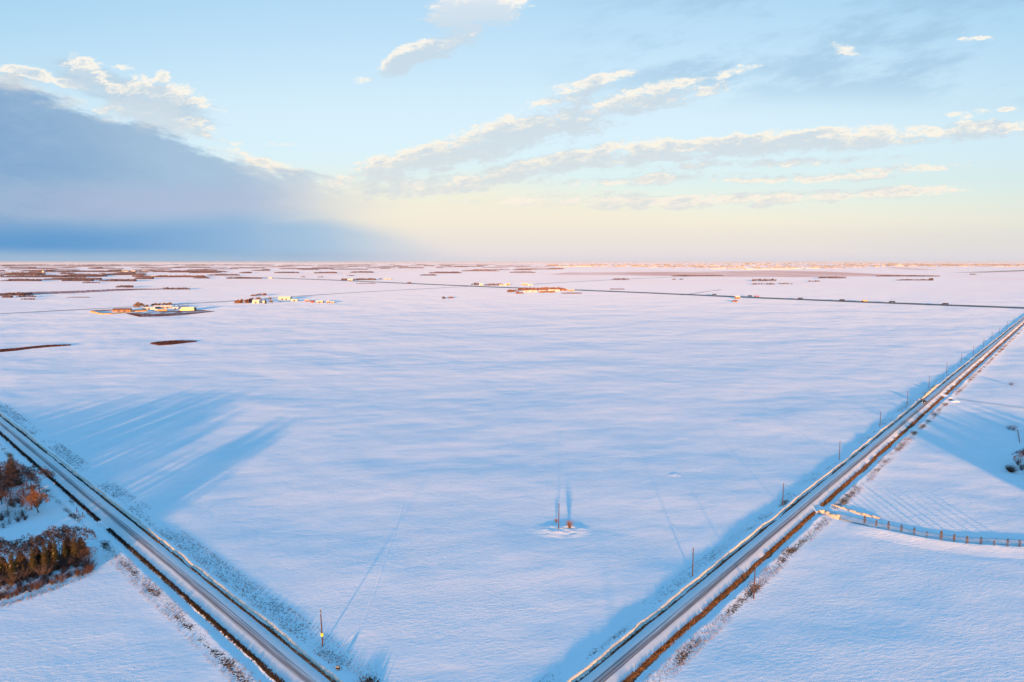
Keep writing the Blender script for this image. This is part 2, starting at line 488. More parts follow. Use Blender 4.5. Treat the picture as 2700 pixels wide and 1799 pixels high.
# ================================================================ the two roads
class Road:
    def __init__(s, az, c0):
        a = R(az); s.d = Vector((math.sin(a), math.cos(a))); s.n = Vector((math.cos(a), -math.sin(a))); s.c0 = c0
    def p(s, u, t):
        q_ = s.n * (s.c0 + u) + s.d * t
        return q_.x, q_.y
    def us(s, x, y):
        q_ = Vector((x, y)); return q_.dot(s.n) - s.c0, q_.dot(s.d)
RR = Road(40.2, -82.0)            # the right hand road
LR = Road(134.25, -75.2)          # the left hand road (runs away to the upper left: t decreasing)

def nz1(x, y, sc, seed=0.0, o=3):
    return mnoise.fractal(Vector((x * sc, y * sc, seed)), 0.6, 2.0, o) * 0.5

def stations(t0, t1, near=2.0, grow=1.012, pivot=0.0):
    out_, t_, st_ = [], t0, near
    while t_ < t1:
        out_.append(t_); t_ += st_; st_ *= grow
    out_.append(t1)
    return out_

def strip(name, road, prof, sts, mat, kind='structure', uv=False, gaps=None):
    """cross profile (u, z, veg, jitter) swept along a road; jitter roughens the height"""
    vs, fs, veg, uvs = [], [], [], []
    m_ = len(prof)
    for i, t_ in enumerate(sts):
        w = 0.0
        if gaps:
            for g0, g1 in gaps:
                d = max(g0 - t_, t_ - g1)
                w = max(w, 1.0 - min(1, max(0, d / 3.0)))
        for (u, z, vg, j, zg) in prof:
            uu = u + (nz1(u * 0.3, t_, 0.09, 5.0) * 0.9 + nz1(u, t_, 0.012, 15.0) * 1.3) * (1 if j else 0)
            zz = z * (1 - w) + zg * w
            zz += j * (nz1(u, t_, 0.35, 1.0) * 0.9 + nz1(u * 0.4, t_, 0.05, 2.0) * 1.8 + nz1(0, t_, 0.018, 12.0) * 2.2) * (1 - w * 0.7)
            x, y = road.p(uu, t_)
            vs.append((x, y, max(zz, 0.012) if 0 < prof.index((u, z, vg, j, zg)) < m_ - 1 else z)); veg.append(vg * (1 - w)); uvs.append((uu, t_))
        if i:
            a0 = (i - 1) * m_; b0 = i * m_
            for q_ in range(m_ - 1): fs.append((a0 + q_, a0 + q_ + 1, b0 + q_ + 1, b0 + q_))
    o = link(name, vs, fs, mat, None, True)
    me = o.data
    at_ = me.attributes.new('veg', 'FLOAT', 'POINT'); at_.data.foreach_set('value', veg)
    sd_ = me.attributes.new('sun_tint', 'FLOAT', 'POINT'); sd_.data.foreach_set('value', [1.0 if -6.2 < p_[0] < -5.4 else 0.0 for _ in sts for p_ in prof])  # ridge top and lit face carry the painted sunlight tint
    if uv:
        ul = me.uv_layers.new(name='road')
        idx = np.empty(len(me.loops), dtype=np.int32); me.loops.foreach_get('vertex_index', idx)
        ul.data.foreach_set('uv', np.array(uvs, dtype=np.float32)[idx].ravel())
    o['kind'] = kind
    return o

st_r = stations(62.0, 3000.0, 1.3, 1.006)
st_l = sorted([-t_ for t_ in stations(98.0, 1500.0, 1.3, 1.008)])
HR = 0.9
# (u, z, veg, jitter, z in a driveway gap)
road_prof = [(-3.75, HR - .10, 0, 0, HR - .1), (-3.0, HR, 0, 0, HR), (-2.0, HR + .09, 0, 0, HR + .09), (-1.0, HR + .17, 0, 0, HR + .17), (0.0, HR + .22, 0, 0, HR + .22),
             (1.0, HR + .17, 0, 0, HR + .17), (2.0, HR + .09, 0, 0, HR + .09), (3.0, HR, 0, 0, HR), (3.9, HR - .10, 0, 0, HR - .1)]
far_prof = [(-26, 0.004, 0, 0, 0), (-20, 0.03, .0, .03, 0), (-15, 0.06, .0, .05, 0), (-12, 0.12, .18, .08, 0), (-10, 0.22, .3, .10, 0), (-8.4, 0.50, .42, .10, 0),
            (-7.2, 0.74, .36, .10, 0), (-6.5, 0.84, .1, .18, 0), (-5.95, 0.92, 0.0, .18, 0), (-5.72, 0.76, 0.0, .12, 0), (-5.5, 0.52, .3, .06, 0), (-4.75, 0.40, .55, .03, 0),
            (-4.4, 0.46, .85, .05, 0), (-4.1, 0.62, .9, .05, 0), (-3.74, HR - .104, .15, 0, 0)]
near_prof = [(3.89, HR - .104, .1, 0, HR - .1), (4.15, HR - .14, .95, .03, HR - .14), (4.6, 0.68, 1, .06, HR - .2), (5.1, 0.42, .9, .06, HR - .25), (5.6, 0.20, .45, .04, HR - .35), (6.1, 0.10, .1, .02, HR - .45),
             (6.6, 0.16, .1, .03, HR - .5), (7.2, 0.42, .2, .06, HR - .6), (7.7, 0.60, .35, .08, HR - .65), (8.4, 0.50, .42, .10, .42), (9.4, 0.38, .52, .10, .35), (10.6, 0.26, .55, .10, .26),
             (12, 0.14, .3, .07, .14), (15, 0.06, .05, .04, .06), (20, 0.03, 0, .02, .02), (26, 0.004, 0, 0, 0)]
D1T = RR.us(*at(2168, 1348).xy)[1]; D2T = RR.us(*at(2492, 1046).xy)[1]
strip('road', RR, road_prof, st_r, M_road, uv=True)
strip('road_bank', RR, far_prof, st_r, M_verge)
strip('road_verge', RR, near_prof, st_r, M_verge, gaps=[(D1T - 3.5, D1T + 3.0), (D2T - 4, D2T + 4)])
LD = LR.us(*at(262, 1390).xy)[1]
LZ = 0.66
far_prof_l = [(u_, z_ * LZ if z_ > .03 else z_, v_, j_ * .8, g_ * LZ) for u_, z_, v_, j_, g_ in far_prof]
near_prof = [(u_, z_, v_, j_, g_) for u_, z_, v_, j_, g_ in near_prof]
strip('road', LR, [(u_, z_ * LZ, v_, j_, g_ * LZ) for u_, z_, v_, j_, g_ in road_prof], st_l, M_road2, uv=True)
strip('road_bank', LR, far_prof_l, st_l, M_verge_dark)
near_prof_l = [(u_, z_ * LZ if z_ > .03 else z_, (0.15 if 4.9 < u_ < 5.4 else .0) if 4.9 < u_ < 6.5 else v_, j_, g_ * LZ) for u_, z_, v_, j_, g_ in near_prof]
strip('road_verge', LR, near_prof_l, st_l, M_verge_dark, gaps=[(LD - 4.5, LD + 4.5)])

# ================================================================ driveways and piled snow
def ribbon(name, pts, width, mat, z=0.05, kind='structure', prof=None, n=10):
    """a strip along a polyline, prof = [(offset, height)]"""
    pts = [Vector(p) for p in pts]
    ps = []
    for i in range(len(pts) - 1):
        for j in range(n): ps.append(pts[i].lerp(pts[i + 1], j / n))
    ps.append(pts[-1])
    # smooth the corners
    for _ in range(3):
        ps = [ps[0]] + [(ps[i - 1] + ps[i] * 2 + ps[i + 1]) / 4 for i in range(1, len(ps) - 1)] + [ps[-1]]
    prof = prof or [(-width / 2, z), (width / 2, z)]
    vs, fs = [], []
    L = 0
    for i, p in enumerate(ps):
        d = (ps[min(i + 1, len(ps) - 1)] - ps[max(i - 1, 0)]).normalized(); nn = Vector((d.y, -d.x))
        if i: L += (ps[i] - ps[i - 1]).length
        for o_, h_ in prof:
            jit = 0.0 if h_ <= 0.02 else (nz1(L, o_, 0.25, 3.0) * (0.35 if kind else 0.9) + (nz1(L, o_, 0.9, 6.0) * .6 if not kind else 0)) * h_
            if name == 'snow_bank': h_ = max(0.006, h_ * min(1.0, i / 14)); jit *= min(1.0, i / 14)
            ow = o_ + nz1(L, o_ * 0.2, 0.1, 8.0) * 0.5
            vs.append((p.x + nn.x * ow, p.y + nn.y * ow, h_ + jit if h_ > 0.02 else h_))
    m_ = len(prof)
    for i in range(len(ps) - 1):
        for q_ in range(m_ - 1): fs.append((i * m_ + q_, i * m_ + q_ + 1, (i + 1) * m_ + q_ + 1, (i + 1) * m_ + q_))
    o = link(name, vs, fs, mat, None, True)
    if kind: o['kind'] = kind
    return o

M_path, t, kk, b = new_mat('driven_snow')
x, y, z = pos_node(t, kk)
n_ = kk.noise(kk.xyz(x * 0.9, y * 0.9, 0), 1.0, 4, 0.6)
t.links.new(kk.mix(n_, (0.50, 0.58, 0.66), (0.68, 0.78, 0.86)).s, b.inputs['Base Color'])
b.inputs['Roughness'].default_value = 0.8; b.inputs['Diffuse Roughness'].default_value = 0.2

drive1 = [at(*p).xy for p in [(2150, 1352), (2185, 1356), (2240, 1372), (2300, 1386), (2400, 1407), (2500, 1424), (2600, 1432), (2720, 1437), (2900, 1440)]]
drive_prof = [(-3.4, 0.008), (-2.3, 0.16), (-1.3, 0.11), (0, 0.19), (1.3, 0.11), (2.3, 0.16), (3.4, 0.008)]
ribbon('driveway', drive1, 5, M_path, prof=[(-5, 0.006), (-3.2, 0.42), (-2.3, 0.5), (-1.3, 0.44), (0, 0.52), (1.3, 0.44), (2.35, 0.5)])
ribbon('snow_bank', drive1[2:], 5, M_snow, prof=[(2.34, 0.45), (3.2, 0.66), (4.2, 0.66), (6.5, 0.42), (9.5, 0.16), (13, 0.006)])
drive2 = [at(*p).xy for p in [(2482, 1046), (2510, 1050), (2560, 1058), (2620, 1066), (2720, 1080), (2900, 1100)]]
ribbon('driveway', drive2, 5, M_path, prof=drive_prof)
drive3 = [at(*p).xy for p in [(290, 1370), (262, 1378), (215, 1392), (150, 1400), (60, 1412), (-60, 1432), (-250, 1470)]]
ribbon('driveway', drive3, 5, M_snow, prof=[(-3.4, 0.006), (-2.3, 0.05), (0, 0.06), (2.3, 0.05), (3.4, 0.006)])
M_sunlit_snow = flat_mat('sunlit_ploughed_snow', (0.60, 0.54, 0.45), .9, .12, 1.5)  # yellow of the low sun put into the windrow snow colour
# grass and snow ridges thrown up along the first driveway
M_path2 = M_snow
ridge = [(-1.6, 0.004), (-1.1, 0.35), (-0.3, 0.62), (0.2, 0.58), (0.6, 0.28), (1.0, 0.004)]
rg = ribbon('snow_windrow', [at(*p).xy for p in [(2190, 1334), (2225, 1342), (2270, 1357), (2320, 1368)]], 3, M_sunlit_snow, prof=ridge, kind=None)
tag(rg, 'long lit snow windrow ploughed up on the far side of the driveway entrance', 'snow bank')
rg = ribbon('snow_windrow', [at(*p).xy for p in [(2160, 1356), (2172, 1352), (2192, 1362), (2215, 1368)]], 3, M_sunlit_snow, prof=[(-2.4, 0.004), (-1.5, 0.6), (-0.3, 1.2), (0.5, 1.1), (1.2, 0.5), (2.0, 0.004)], kind=None)
tag(rg, 'short bright snow pile at the near corner of the driveway entrance', 'snow bank')
rg = ribbon('snow_windrow', [at(*p).xy for p in [(2428, 1056), (2450, 1035), (2470, 1018)]], 3, M_sunlit_snow, prof=[(-1.9, 0.4), (-1.2, 0.8), (-0.3, 1.25), (0.6, 1.2), (1.4, 0.7), (2.0, 0.3)], kind=None)
tag(rg, 'tall yellow lit snow pile on the road bank beside the dark car', 'snow bank')
for px_, py_, w_, lab in [(2505, 1051, 2.0, 'small round snow lump at the start of the farther driveway'), (2520, 1060, 3.4, 'dark edged snow lump along the farther driveway')]:
    p = at(px_, py_)
    bm = bmesh.new(); bmesh.ops.create_icosphere(bm, subdivisions=2, radius=1.0)
    for v in bm.verts:
        f_ = 1 + nz1(v.co.x, v.co.y, 1.3, v.co.z) * 0.6
        v.co = Vector((v.co.x * w_ * f_, v.co.y * w_ * 0.6 * f_, max(-0.1, v.co.z * 0.9 * f_)))
    me = bpy.data.meshes.new('snow_lump'); bm.to_mesh(me); bm.free(); me.materials.append(M_drift)
    o = bpy.data.objects.new('snow_lump', me); C.objects.link(o); o.location = p
    tag(o, lab, 'snow lump')
# low mound round the field pole
bm = bmesh.new(); bmesh.ops.create_grid(bm, x_segments=36, y_segments=36, size=1.0)
for v in bm.verts:
    r_ = math.hypot(v.co.x, v.co.y)
    h_ = max(0.0, 1 - r_ * r_) ** 1.5
    v.co = Vector((v.co.x * 13, v.co.y * 9, h_ * (0.5 + nz1(v.co.x, v.co.y, 2.5, 4.0) * 0.7) - 0.03))
me = bpy.data.meshes.new('snow_mound'); bm.to_mesh(me); bm.free(); me.materials.append(M_snow)
me.polygons.foreach_set('use_smooth', [True] * len(me.polygons))
mo = bpy.data.objects.new('snow_mound', me); C.objects.link(mo)
pm = at(1482, 1397); mo.location = pm; mo['kind'] = 'structure'

# ================================================================ grass along the roads
def tufts(name, road, t0, t1, dens, u0, u1, h, mat, label, zfun, clump=None, parent=None, w=0.10, blades=4, lean=0.35):
    """loose blades, three or four to a tuft; tufts grow with distance so that far ones still read"""
    out_ = []
    t_ = t0
    sgn = 1
    while t_ < t1:
        dist_ = math.hypot(*road.p(0, t_))
        sc = max(1.0, min(3.5, dist_ / 260.0))
        step = sc * sc / dens
        t_ += step * rng.uniform(0.4, 1.6)
        u = rng.uniform(u0, u1)
        if clump is not None and not clump(u, t_): continue
        x, y = road.p(u, t_)
        z = zfun(u)
        for b_ in range(blades):
            a = rng.uniform(0, 6.283); hh = h * sc ** 0.35 * rng.uniform(0.5, 1.25); ww = w * sc * rng.uniform(0.6, 1.4)
            la = rng.uniform(0, 6.283); ll = hh * rng.uniform(0, lean)
            ox, oy = rng.uniform(-0.25, 0.25, 2) * sc
            cx, cy = x + ox, y + oy
            out_.append([(cx - math.cos(a) * ww, cy - math.sin(a) * ww, z - 0.05), (cx + math.cos(a) * ww, cy + math.sin(a) * ww, z - 0.05), (cx + math.cos(la) * ll, cy + math.sin(la) * ll, z + hh)])
    o = tris(name, np.array(out_), mat)
    tag(o, label, 'grass', None, 'stuff')
    return o

def prof_z(prof):
    us_ = [p_[0] for p_ in prof]; zs_ = [p_[1] for p_ in prof]
    return lambda u: float(np.interp(u, us_, zs_))
ZN, ZF = prof_z(near_prof), prof_z(far_prof)
ZNL, ZFL = prof_z(near_prof_l), prof_z(far_prof_l)
def gaps_ok(road_gaps):
    return lambda u, t_: all(not (a < t_ < b_) for a, b_ in road_gaps)
gr = [(D1T - 4.5, D1T + 4), (D2T - 5, D2T + 5)]
gl = [(LD - 5.5, LD + 5.5)]
ok_r, ok_l = gaps_ok(gr), gaps_ok(gl)
def patchy(thr, sd, ok=None, sc=0.06):
    return lambda u, t_: (ok is None or ok(u, t_)) and nz1(t_, u * 2.0, sc, sd) + rng.uniform(-0.12, 0.12) > thr
tufts('dry_grass', RR, 120, 1800, 13, 4.0, 5.3, 0.42, M_grass, 'rusty brown dry grass band on the sunny shoulder of the right road', ZN, patchy(-.16, 9.0, ok_r, .05))
tufts('dry_grass', RR, 120, 1500, 10, -4.7, -3.9, 0.34, M_grass_dark, 'dark grass line between the right road and its snow bank', ZF, patchy(-0.10, 1.0))
tufts('dry_grass', RR, 120, 1100, 22, 7.4, 12.2, 0.26, M_grass_tan, 'tan stubble speckling the snow below the right road', ZN, patchy(-0.05, 2.0, ok_r, .04), w=.055, blades=3)
tufts('dry_grass', RR, 120, 900, 9, -12.0, -7.4, 0.22, M_grass_dark, 'sparse frosted grass on the field side of the right road', ZF, patchy(0.0, 3.0, None, .03), w=.05)
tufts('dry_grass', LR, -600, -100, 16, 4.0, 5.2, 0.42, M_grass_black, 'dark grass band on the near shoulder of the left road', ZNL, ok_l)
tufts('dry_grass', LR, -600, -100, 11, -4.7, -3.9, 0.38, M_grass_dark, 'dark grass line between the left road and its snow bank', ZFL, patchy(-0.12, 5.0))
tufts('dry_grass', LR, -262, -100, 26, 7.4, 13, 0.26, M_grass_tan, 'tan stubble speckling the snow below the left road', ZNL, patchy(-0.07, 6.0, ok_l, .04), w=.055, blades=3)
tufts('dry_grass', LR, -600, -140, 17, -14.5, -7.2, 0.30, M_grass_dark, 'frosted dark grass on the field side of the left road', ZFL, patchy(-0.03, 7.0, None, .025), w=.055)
# looping grass edge beside the left driveway and at its mouth
def scatter(name, pts, n, h, mat, label, spread=0.8, w=0.1, z=0.0):
    out_ = []
    ps = [at(*p) for p in pts]
    for _ in range(n):
        i = rng.integers(0, len(ps) - 1); p = ps[i].lerp(ps[i + 1], rng.uniform(0, 1))
        cx, cy = p.x + rng.normal(0, spread), p.y + rng.normal(0, spread)
        a = rng.uniform(0, 6.283); hh = h * rng.uniform(.5, 1.3); ww = w * rng.uniform(.6, 1.5); la = rng.uniform(0, 6.283)
        out_.append([(cx - math.cos(a) * ww, cy - math.sin(a) * ww, z), (cx + math.cos(a) * ww, cy + math.sin(a) * ww, z), (cx + math.cos(la) * hh * .3, cy + math.sin(la) * hh * .3, z + hh)])
    return tag(tris(name, np.array(out_), mat), label, 'grass', None, 'stuff')
scatter('dry_grass', [(255, 1362), (262, 1385), (280, 1394), (300, 1404), (325, 1428)], 500, .5, M_grass_dark, 'broken dark grass loop beside the left driveway mouth', .5)
scatter('dry_grass', [(170, 1338), (185, 1325), (205, 1318), (232, 1334)], 420, .45, M_grass_tan, 'pale grass patch by the gate posts', 1.6)
scatter('dry_grass', [(115, 1243), (130, 1252), (142, 1262)], 700, .9, M_grass_dark, 'dense dark weeds on the near edge of the left road', .8, .16)
scatter('dry_grass', [(800, 1712), (850, 1725), (890, 1745), (930, 1775), (960, 1799)], 900, .35, M_grass_tan, 'weeds poking through snow below the marked pole', 2.4)
scatter('dry_grass', [(960, 1799), (985, 1810)], 260, .8, M_grass_dark, 'dark weed clump on the bottom edge by the left road', 1.2, .14)
scatter('dry_grass', [(-20, 1604), (80, 1574), (150, 1549), (250, 1510)], 500, .4, M_grass_tan, 'tan grass fringe in front of the spruce shelterbelt', 1.0)

# ================================================================ utility poles
def make_pole(label, guard=False):
    root = empty('utility_pole', (0, 0, 0)); tag(root, label, 'utility pole', 'utility poles along the roads')
    m_ = MB(); m_.tube((0, 0, -0.3), (0, 0, 10.0), 0.19, 0.13, 8); m_.build('shaft', M_pole, root)
    m_ = MB(); m_.tube((0, 0, 10.0), (0, 0, 10.16), 0.05, 0.07, 6); m_.tube((0, 0, 10.16), (0, 0, 10.32), 0.10, 0.05, 8); m_.build('insulator', M_grey, root)
    m_ = MB(); m_.box(-0.05, -0.25, 9.1, 0.05, -0.13, 9.5); m_.tube((0.0, -0.19, 9.0), (0, -0.19, 9.1), .09, .09, 6); m_.build('bracket', M_grey, root)
    return root
pole_spots = [(1826, 1524, 'weathered pole beside the right road, nearest of the row on its far side'),
    (2063, 1337, 'pole beside the right road facing the first driveway'),
    (2213, 1214, 'pole beside the right road just beyond the first driveway'),
    (2320, 1128, 'pole standing between the first driveway and the dark car'),
    (2391.7, 1068.8, 'pole nearest to the dark car, just left of it'),
    (2449, 1023.5, 'pole behind the dark car with a pale foot'),
    (2495.4, 985.6, 'pole second beyond the dark car'),
    (2533.7, 958.8, 'pole third beyond the dark car'),
    (2566, 936, 'thin far pole, fourth beyond the dark car'),
    (2593, 914, 'thin far pole, fifth beyond the dark car'),
    (2615, 895, 'thin far pole, sixth beyond the dark car'),
    (2635, 879, 'thin far pole, seventh beyond the dark car'),
    (2655, 864, 'thin far pole, next to last by the right edge'),
    (2673, 850, 'thin far pole nearest the right edge of the picture'),
    (1987, 1580, 'orange lit pole on the near side of the right road'),
    (1473, 1398, 'lone pole standing on a snow mound in the open field'),
    (851, 1704, 'pole beside the left road with a yellow guard near its foot')]
pole0 = make_pole(pole_spots[0][2])
lean_r = random.Random(3)
for i, (px_, py_, lab) in enumerate(pole_spots):
    o = pole0 if i == 0 else copy_tree(pole0)
    p = at(px_, py_)
    if i == 15: p.z = 0.4
    o.location = p; o.rotation_euler = (R(lean_r.uniform(-.8, .8)), R(lean_r.uniform(-.8, .8)), lean_r.uniform(0, 6))
    if i == 16: o.rotation_euler = (0, R(-1.5), 0)
    o['label'] = lab
    if i == 16:
        m_ = MB(); m_.tube((0, 0, 2.8), (0, 0, 3.6), 0.34, 0.34, 8); m_.build('yellow_guard', M_yellow, o)

# ================================================================ trees
def bare_tree(seed, height, spread, levels=5, twig=0.9, trunk=None, density=1.0, thick=1.0):
    r = random.Random(seed)
    wood, tw = MB(), []
    def grow(p, d, L, rad, lev):
        segs = 2 if lev < 3 else 1
        for _ in range(segs):
            d = (d + Vector((r.uniform(-.22, .22), r.uniform(-.22, .22), r.uniform(-.03, .14)))).normalized()
            p2 = p + d * L / segs
            if lev < 4: wood.tube(p, p2, rad, rad * 0.8, 6 if lev < 1 else (4 if lev < 2 else 3))
            else:
                a = d.orthogonal().normalized() * rad * 1.6
                tw.append([p - a, p + a, p2])
            p = p2; rad *= 0.8
        if lev >= levels:
            for _ in range(int(7 * density)):
                dd = (d + Vector((r.uniform(-1, 1), r.uniform(-1, 1), r.uniform(-.5, .9)))).normalized()
                a = dd.cross(Vector((r.uniform(-1, 1), r.uniform(-1, 1), r.uniform(-1, 1)))).normalized() * 0.035 * thick * height / 12
                tw.append([p - a, p + a, p + dd * twig * r.uniform(.5, 1.2)])
            return
        n = 3 if lev < 2 else r.choice((2, 3, 3))
        if lev == 0: n = 5
        for i in range(n):
            az_ = 6.283 * (i + r.uniform(-.3, .3)) / n
            tilt = r.uniform(0.35, 0.9) * spread
            b1 = d.orthogonal().normalized(); b2 = d.cross(b1)
            dd = (d * math.cos(tilt) + (b1 * math.cos(az_) + b2 * math.sin(az_)) * math.sin(tilt)).normalized()
            grow(p, dd, L * r.uniform(0.62, 0.85), rad * 0.62, lev + 1)
    T = (trunk or 0.26) * height
    grow(Vector((0, 0, -0.2)), Vector((0, 0, 1)), T, height * 0.017, 0)
    mx_ = max(max(p_.z for p_ in t_) for t_ in tw)
    s_ = height / mx_
    return wood, np.array([[tuple(q_ * s_) for q_ in t_] for t_ in tw], dtype=np.float32), s_

def make_bare(name, label, cat, group, seed, height, spread, tm, **kw):
    w_, t_, s_ = bare_tree(seed, height, spread, **kw)
    root = empty(name, (0, 0, 0)); tag(root, label, cat, group)
    w_.v = [(a * s_, b_ * s_, c_ * s_) for a, b_, c_ in w_.v]
    w_.build('trunk', M_bark, root)
    tris('crown', t_, tm, root)
    return root

def make_spruce(name, label, group, seed, height, rad):
    r = random.Random(seed)
    root = empty(name, (0, 0, 0)); tag(root, label, 'spruce tree', group)
    m_ = MB(); m_.tube((0, 0, -0.2), (0, 0, height * 0.97), height * 0.016, 0.03, 6); m_.build('trunk', M_bark, root)
    need, snow_ = [], []
    z = height * 0.05
    while z < height * 0.98:
        f_ = 1 - z / height
        rr = rad * (f_ ** 0.85) * r.uniform(.82, 1.1) + 0.12
        nb = max(5, int(9 + 8 * f_))
        for i in range(nb):
            a = 6.283 * (i + r.uniform(-.4, .4)) / nb
            L = rr * r.uniform(.7, 1.12)
            droop = -0.28 * L * r.uniform(.5, 1.3) + (0.12 * L if f_ < .25 else 0)
            d = Vector((math.cos(a), math.sin(a), 0)); s_ = Vector((-math.sin(a), math.cos(a), 0))
            w_ = 0.24 * L + 0.12
            p0 = Vector((0, 0, z)) + d * 0.1
            mid_ = p0 + d * L * .55 + Vector((0, 0, droop * .4)); tip = p0 + d * L + Vector((0, 0, droop))
            need += [[p0, mid_ - s_ * w_, mid_ + s_ * w_], [mid_ - s_ * w_, tip, mid_ + s_ * w_]]
            for k_ in range(4):
                q_ = p0.lerp(tip, r.uniform(.3, .95)); e = (s_ * r.choice((-1, 1)) + d * .5).normalized()
                ln = w_ * r.uniform(.9, 1.6)
                need.append([q_ - Vector((0, 0, .06)), q_ + Vector((0, 0, .10)), q_ + e * ln + Vector((0, 0, -ln * r.uniform(.3, .8)))])
            if r.random() < 0.03:
                up = Vector((0, 0, 0.06))
                snow_ += [[mid_ - s_ * w_ * .5 + up, tip + up, mid_ + s_ * w_ * .5 + up]]
        z += height * r.uniform(.030, .046)
    tris('crown', np.array([[tuple(q_) for q_ in t_] for t_ in need], dtype=np.float32), M_needle, root)
    tris('snow_load', np.array([[tuple(q_) for q_ in t_] for t_ in snow_], dtype=np.float32), M_snowload, root)['kind'] = 'stuff'
    return root

def put(proto, loc, rz, sc, label=None, first=False):
    o = proto if first else copy_tree(proto)
    o.location = loc; o.rotation_euler = (0, 0, rz); o.scale = (sc * random.uniform(.92, 1.08), sc * random.uniform(.92, 1.08), sc)
    if label: o['label'] = label
    return o

def make_shrub(label, group, seed, height, fan, tm, stems=70, cat='shrub', name='bare_shrub'):
    """many thin stems fanning out of one root, forked towards the tips"""
    r = random.Random(seed); root = empty(name, (0, 0, 0)); tag(root, label, cat, group)
    st, tw = [], []
    for _ in range(stems):
        a = r.uniform(0, 6.283); t_ = fan * r.random() ** .7
        d = Vector((math.cos(a) * math.sin(t_), math.sin(a) * math.sin(t_), math.cos(t_)))
        p0 = Vector((r.uniform(-.5, .5), r.uniform(-.5, .5), -.1)) * (height / 4)
        L = height * r.uniform(.55, 1.0)
        tip = p0 + d * L
        s_ = d.orthogonal().normalized() * .03 * height / 4
        st.append([p0 - s_, p0 + s_, tip])
        for _k in range(7):
            q_ = p0.lerp(tip, r.uniform(.3, .98)); e = (d * 1.2 + Vector((r.uniform(-1, 1), r.uniform(-1, 1), r.uniform(-.1, .9)))).normalized() * L * r.uniform(.12, .28)
            s2 = e.orthogonal().normalized() * .035 * height / 4
            tw.append([q_ - s2, q_ + s2, q_ + e])
    f_ = lambda l: np.array([[tuple(v) for v in t3] for t3 in l], dtype=np.float32)
    tris('stem', f_(st), M_bark, root)['kind'] = 'stuff'; tris('crown', f_(tw), tm, root)
    return root

GB = 'bare trees at the left edge'
bt = [make_bare('bare_tree', 'x', 'bare tree', GB, 11 + i, 14, 0.95 if i != 2 else 0.75, M_twig if i != 3 else M_twig_red, density=1.9) for i in range(4)]
ot = make_bare('bare_tree', 'round rusty orange tree in front of the upper left clump of trees', 'tree', None, 31, 13, 1.15, M_twig_orange, levels=5, trunk=0.18, twig=1.1, density=1.6)
sh = [make_shrub('x', 'bare shrubs by the left clumps', 51 + i, 4.0, .75, M_twig if i else M_twig_red) for i in range(2)]
sp = [make_spruce('spruce_tree', 'x', 'spruces of the left shelterbelt', 71 + i, 13, 2.6) for i in range(3)]
used = set()
def place(lst, i, px_, py_, sc, label, rz=None, loc=None):
    pr = lst[i % len(lst)]; f_ = id(pr) not in used; used.add(id(pr))
    p = loc if loc is not None else at(px_, py_)
    if not f_:
        o = copy_tree(protos0[id(pr)])
    else:
        protos0[id(pr)] = pr; o = pr
    if px_ and (lst is bt or lst is sp): sc *= .78
    o.location = p; o.rotation_euler = (0, 0, rz if rz is not None else random.uniform(0, 6.28)); o.scale = (sc * random.uniform(.9, 1.1), sc * random.uniform(.9, 1.1), sc)
    o['label'] = label
    return o
protos0 = {}
BT = 'bare grey brown tree in the crowded upper left clump'
o = put(ot, at(102, 1352), 0.6, .8, None, True)
place(bt, 3, 82, 1345, 1.05, 'dark red brown bare tree directly behind the orange tree')
place(bt, 0, 105, 1300, 1.05, 'tall open bare tree at the right end of the upper left clump')
place(bt, 1, 62, 1305, 1.0, BT); place(bt, 2, 30, 1318, 1.05, BT); place(bt, 0, 5, 1330, 1.0, BT); place(bt, 1, -25, 1335, 1.1, BT)
place(bt, 2, 72, 1290, 1.0, BT); place(bt, 1, 40, 1285, .95, BT); place(bt, 0, 12, 1290, 1.0, BT)
place(bt, 3, 20, 1350, .8, 'low reddish bare tree in front of the upper left clump, left of the orange tree')
place(bt, 3, -20, 1345, .95, BT)
place(sp, 0, -4, 1268, 1.15, 'dark conifer cut by the left edge above the upper left clump')
place(sp, 1, -30, 1290, 1.2, BT.replace('bare grey brown tree', 'dark conifer'))
SH = 'low frosted shrub below the orange tree'
for px_, py_, sc in [(20, 1362, .9), (40, 1360, .8), (60, 1362, .85), (5, 1372, 1.0), (25, 1382, .9), (48, 1376, .7), (-10, 1385, 1.0), (10, 1392, .8), (66, 1372, .6)]:
    place(sh, 1, px_, py_, sc, SH)
# spruces added half hidden in the back row to thicken the belt's shadow
for px_, py_ in [(214, 1464), (182, 1464), (136, 1476), (98, 1484), (56, 1498), (8, 1512), (-30, 1520)]:
    place(sp, px_, px_, py_, random.uniform(.55, .8), 'added spruce half hidden in the back row, filling out the shelterbelt shadow').scale.xy = (1.15, 1.15)
# dark undergrowth inside both clumps
for k_ in range(34):
    f_ = k_ / 33
    place(sh, 1, 232 - 262 * f_ + random.uniform(-4, 4), 1490 + 58 * f_ + random.uniform(-14, 10), random.uniform(.8, 1.35), 'dark undergrowth shrub among the trunks of the shelterbelt' + (', right half' if f_ < .5 else ', left half'))
for k_ in range(16):
    place(sh, 1, 108 - 8.5 * k_ + random.uniform(-4, 4), 1318 + random.uniform(-22, 22), random.uniform(.8, 1.3), 'dark undergrowth shrub among the upper left clump')
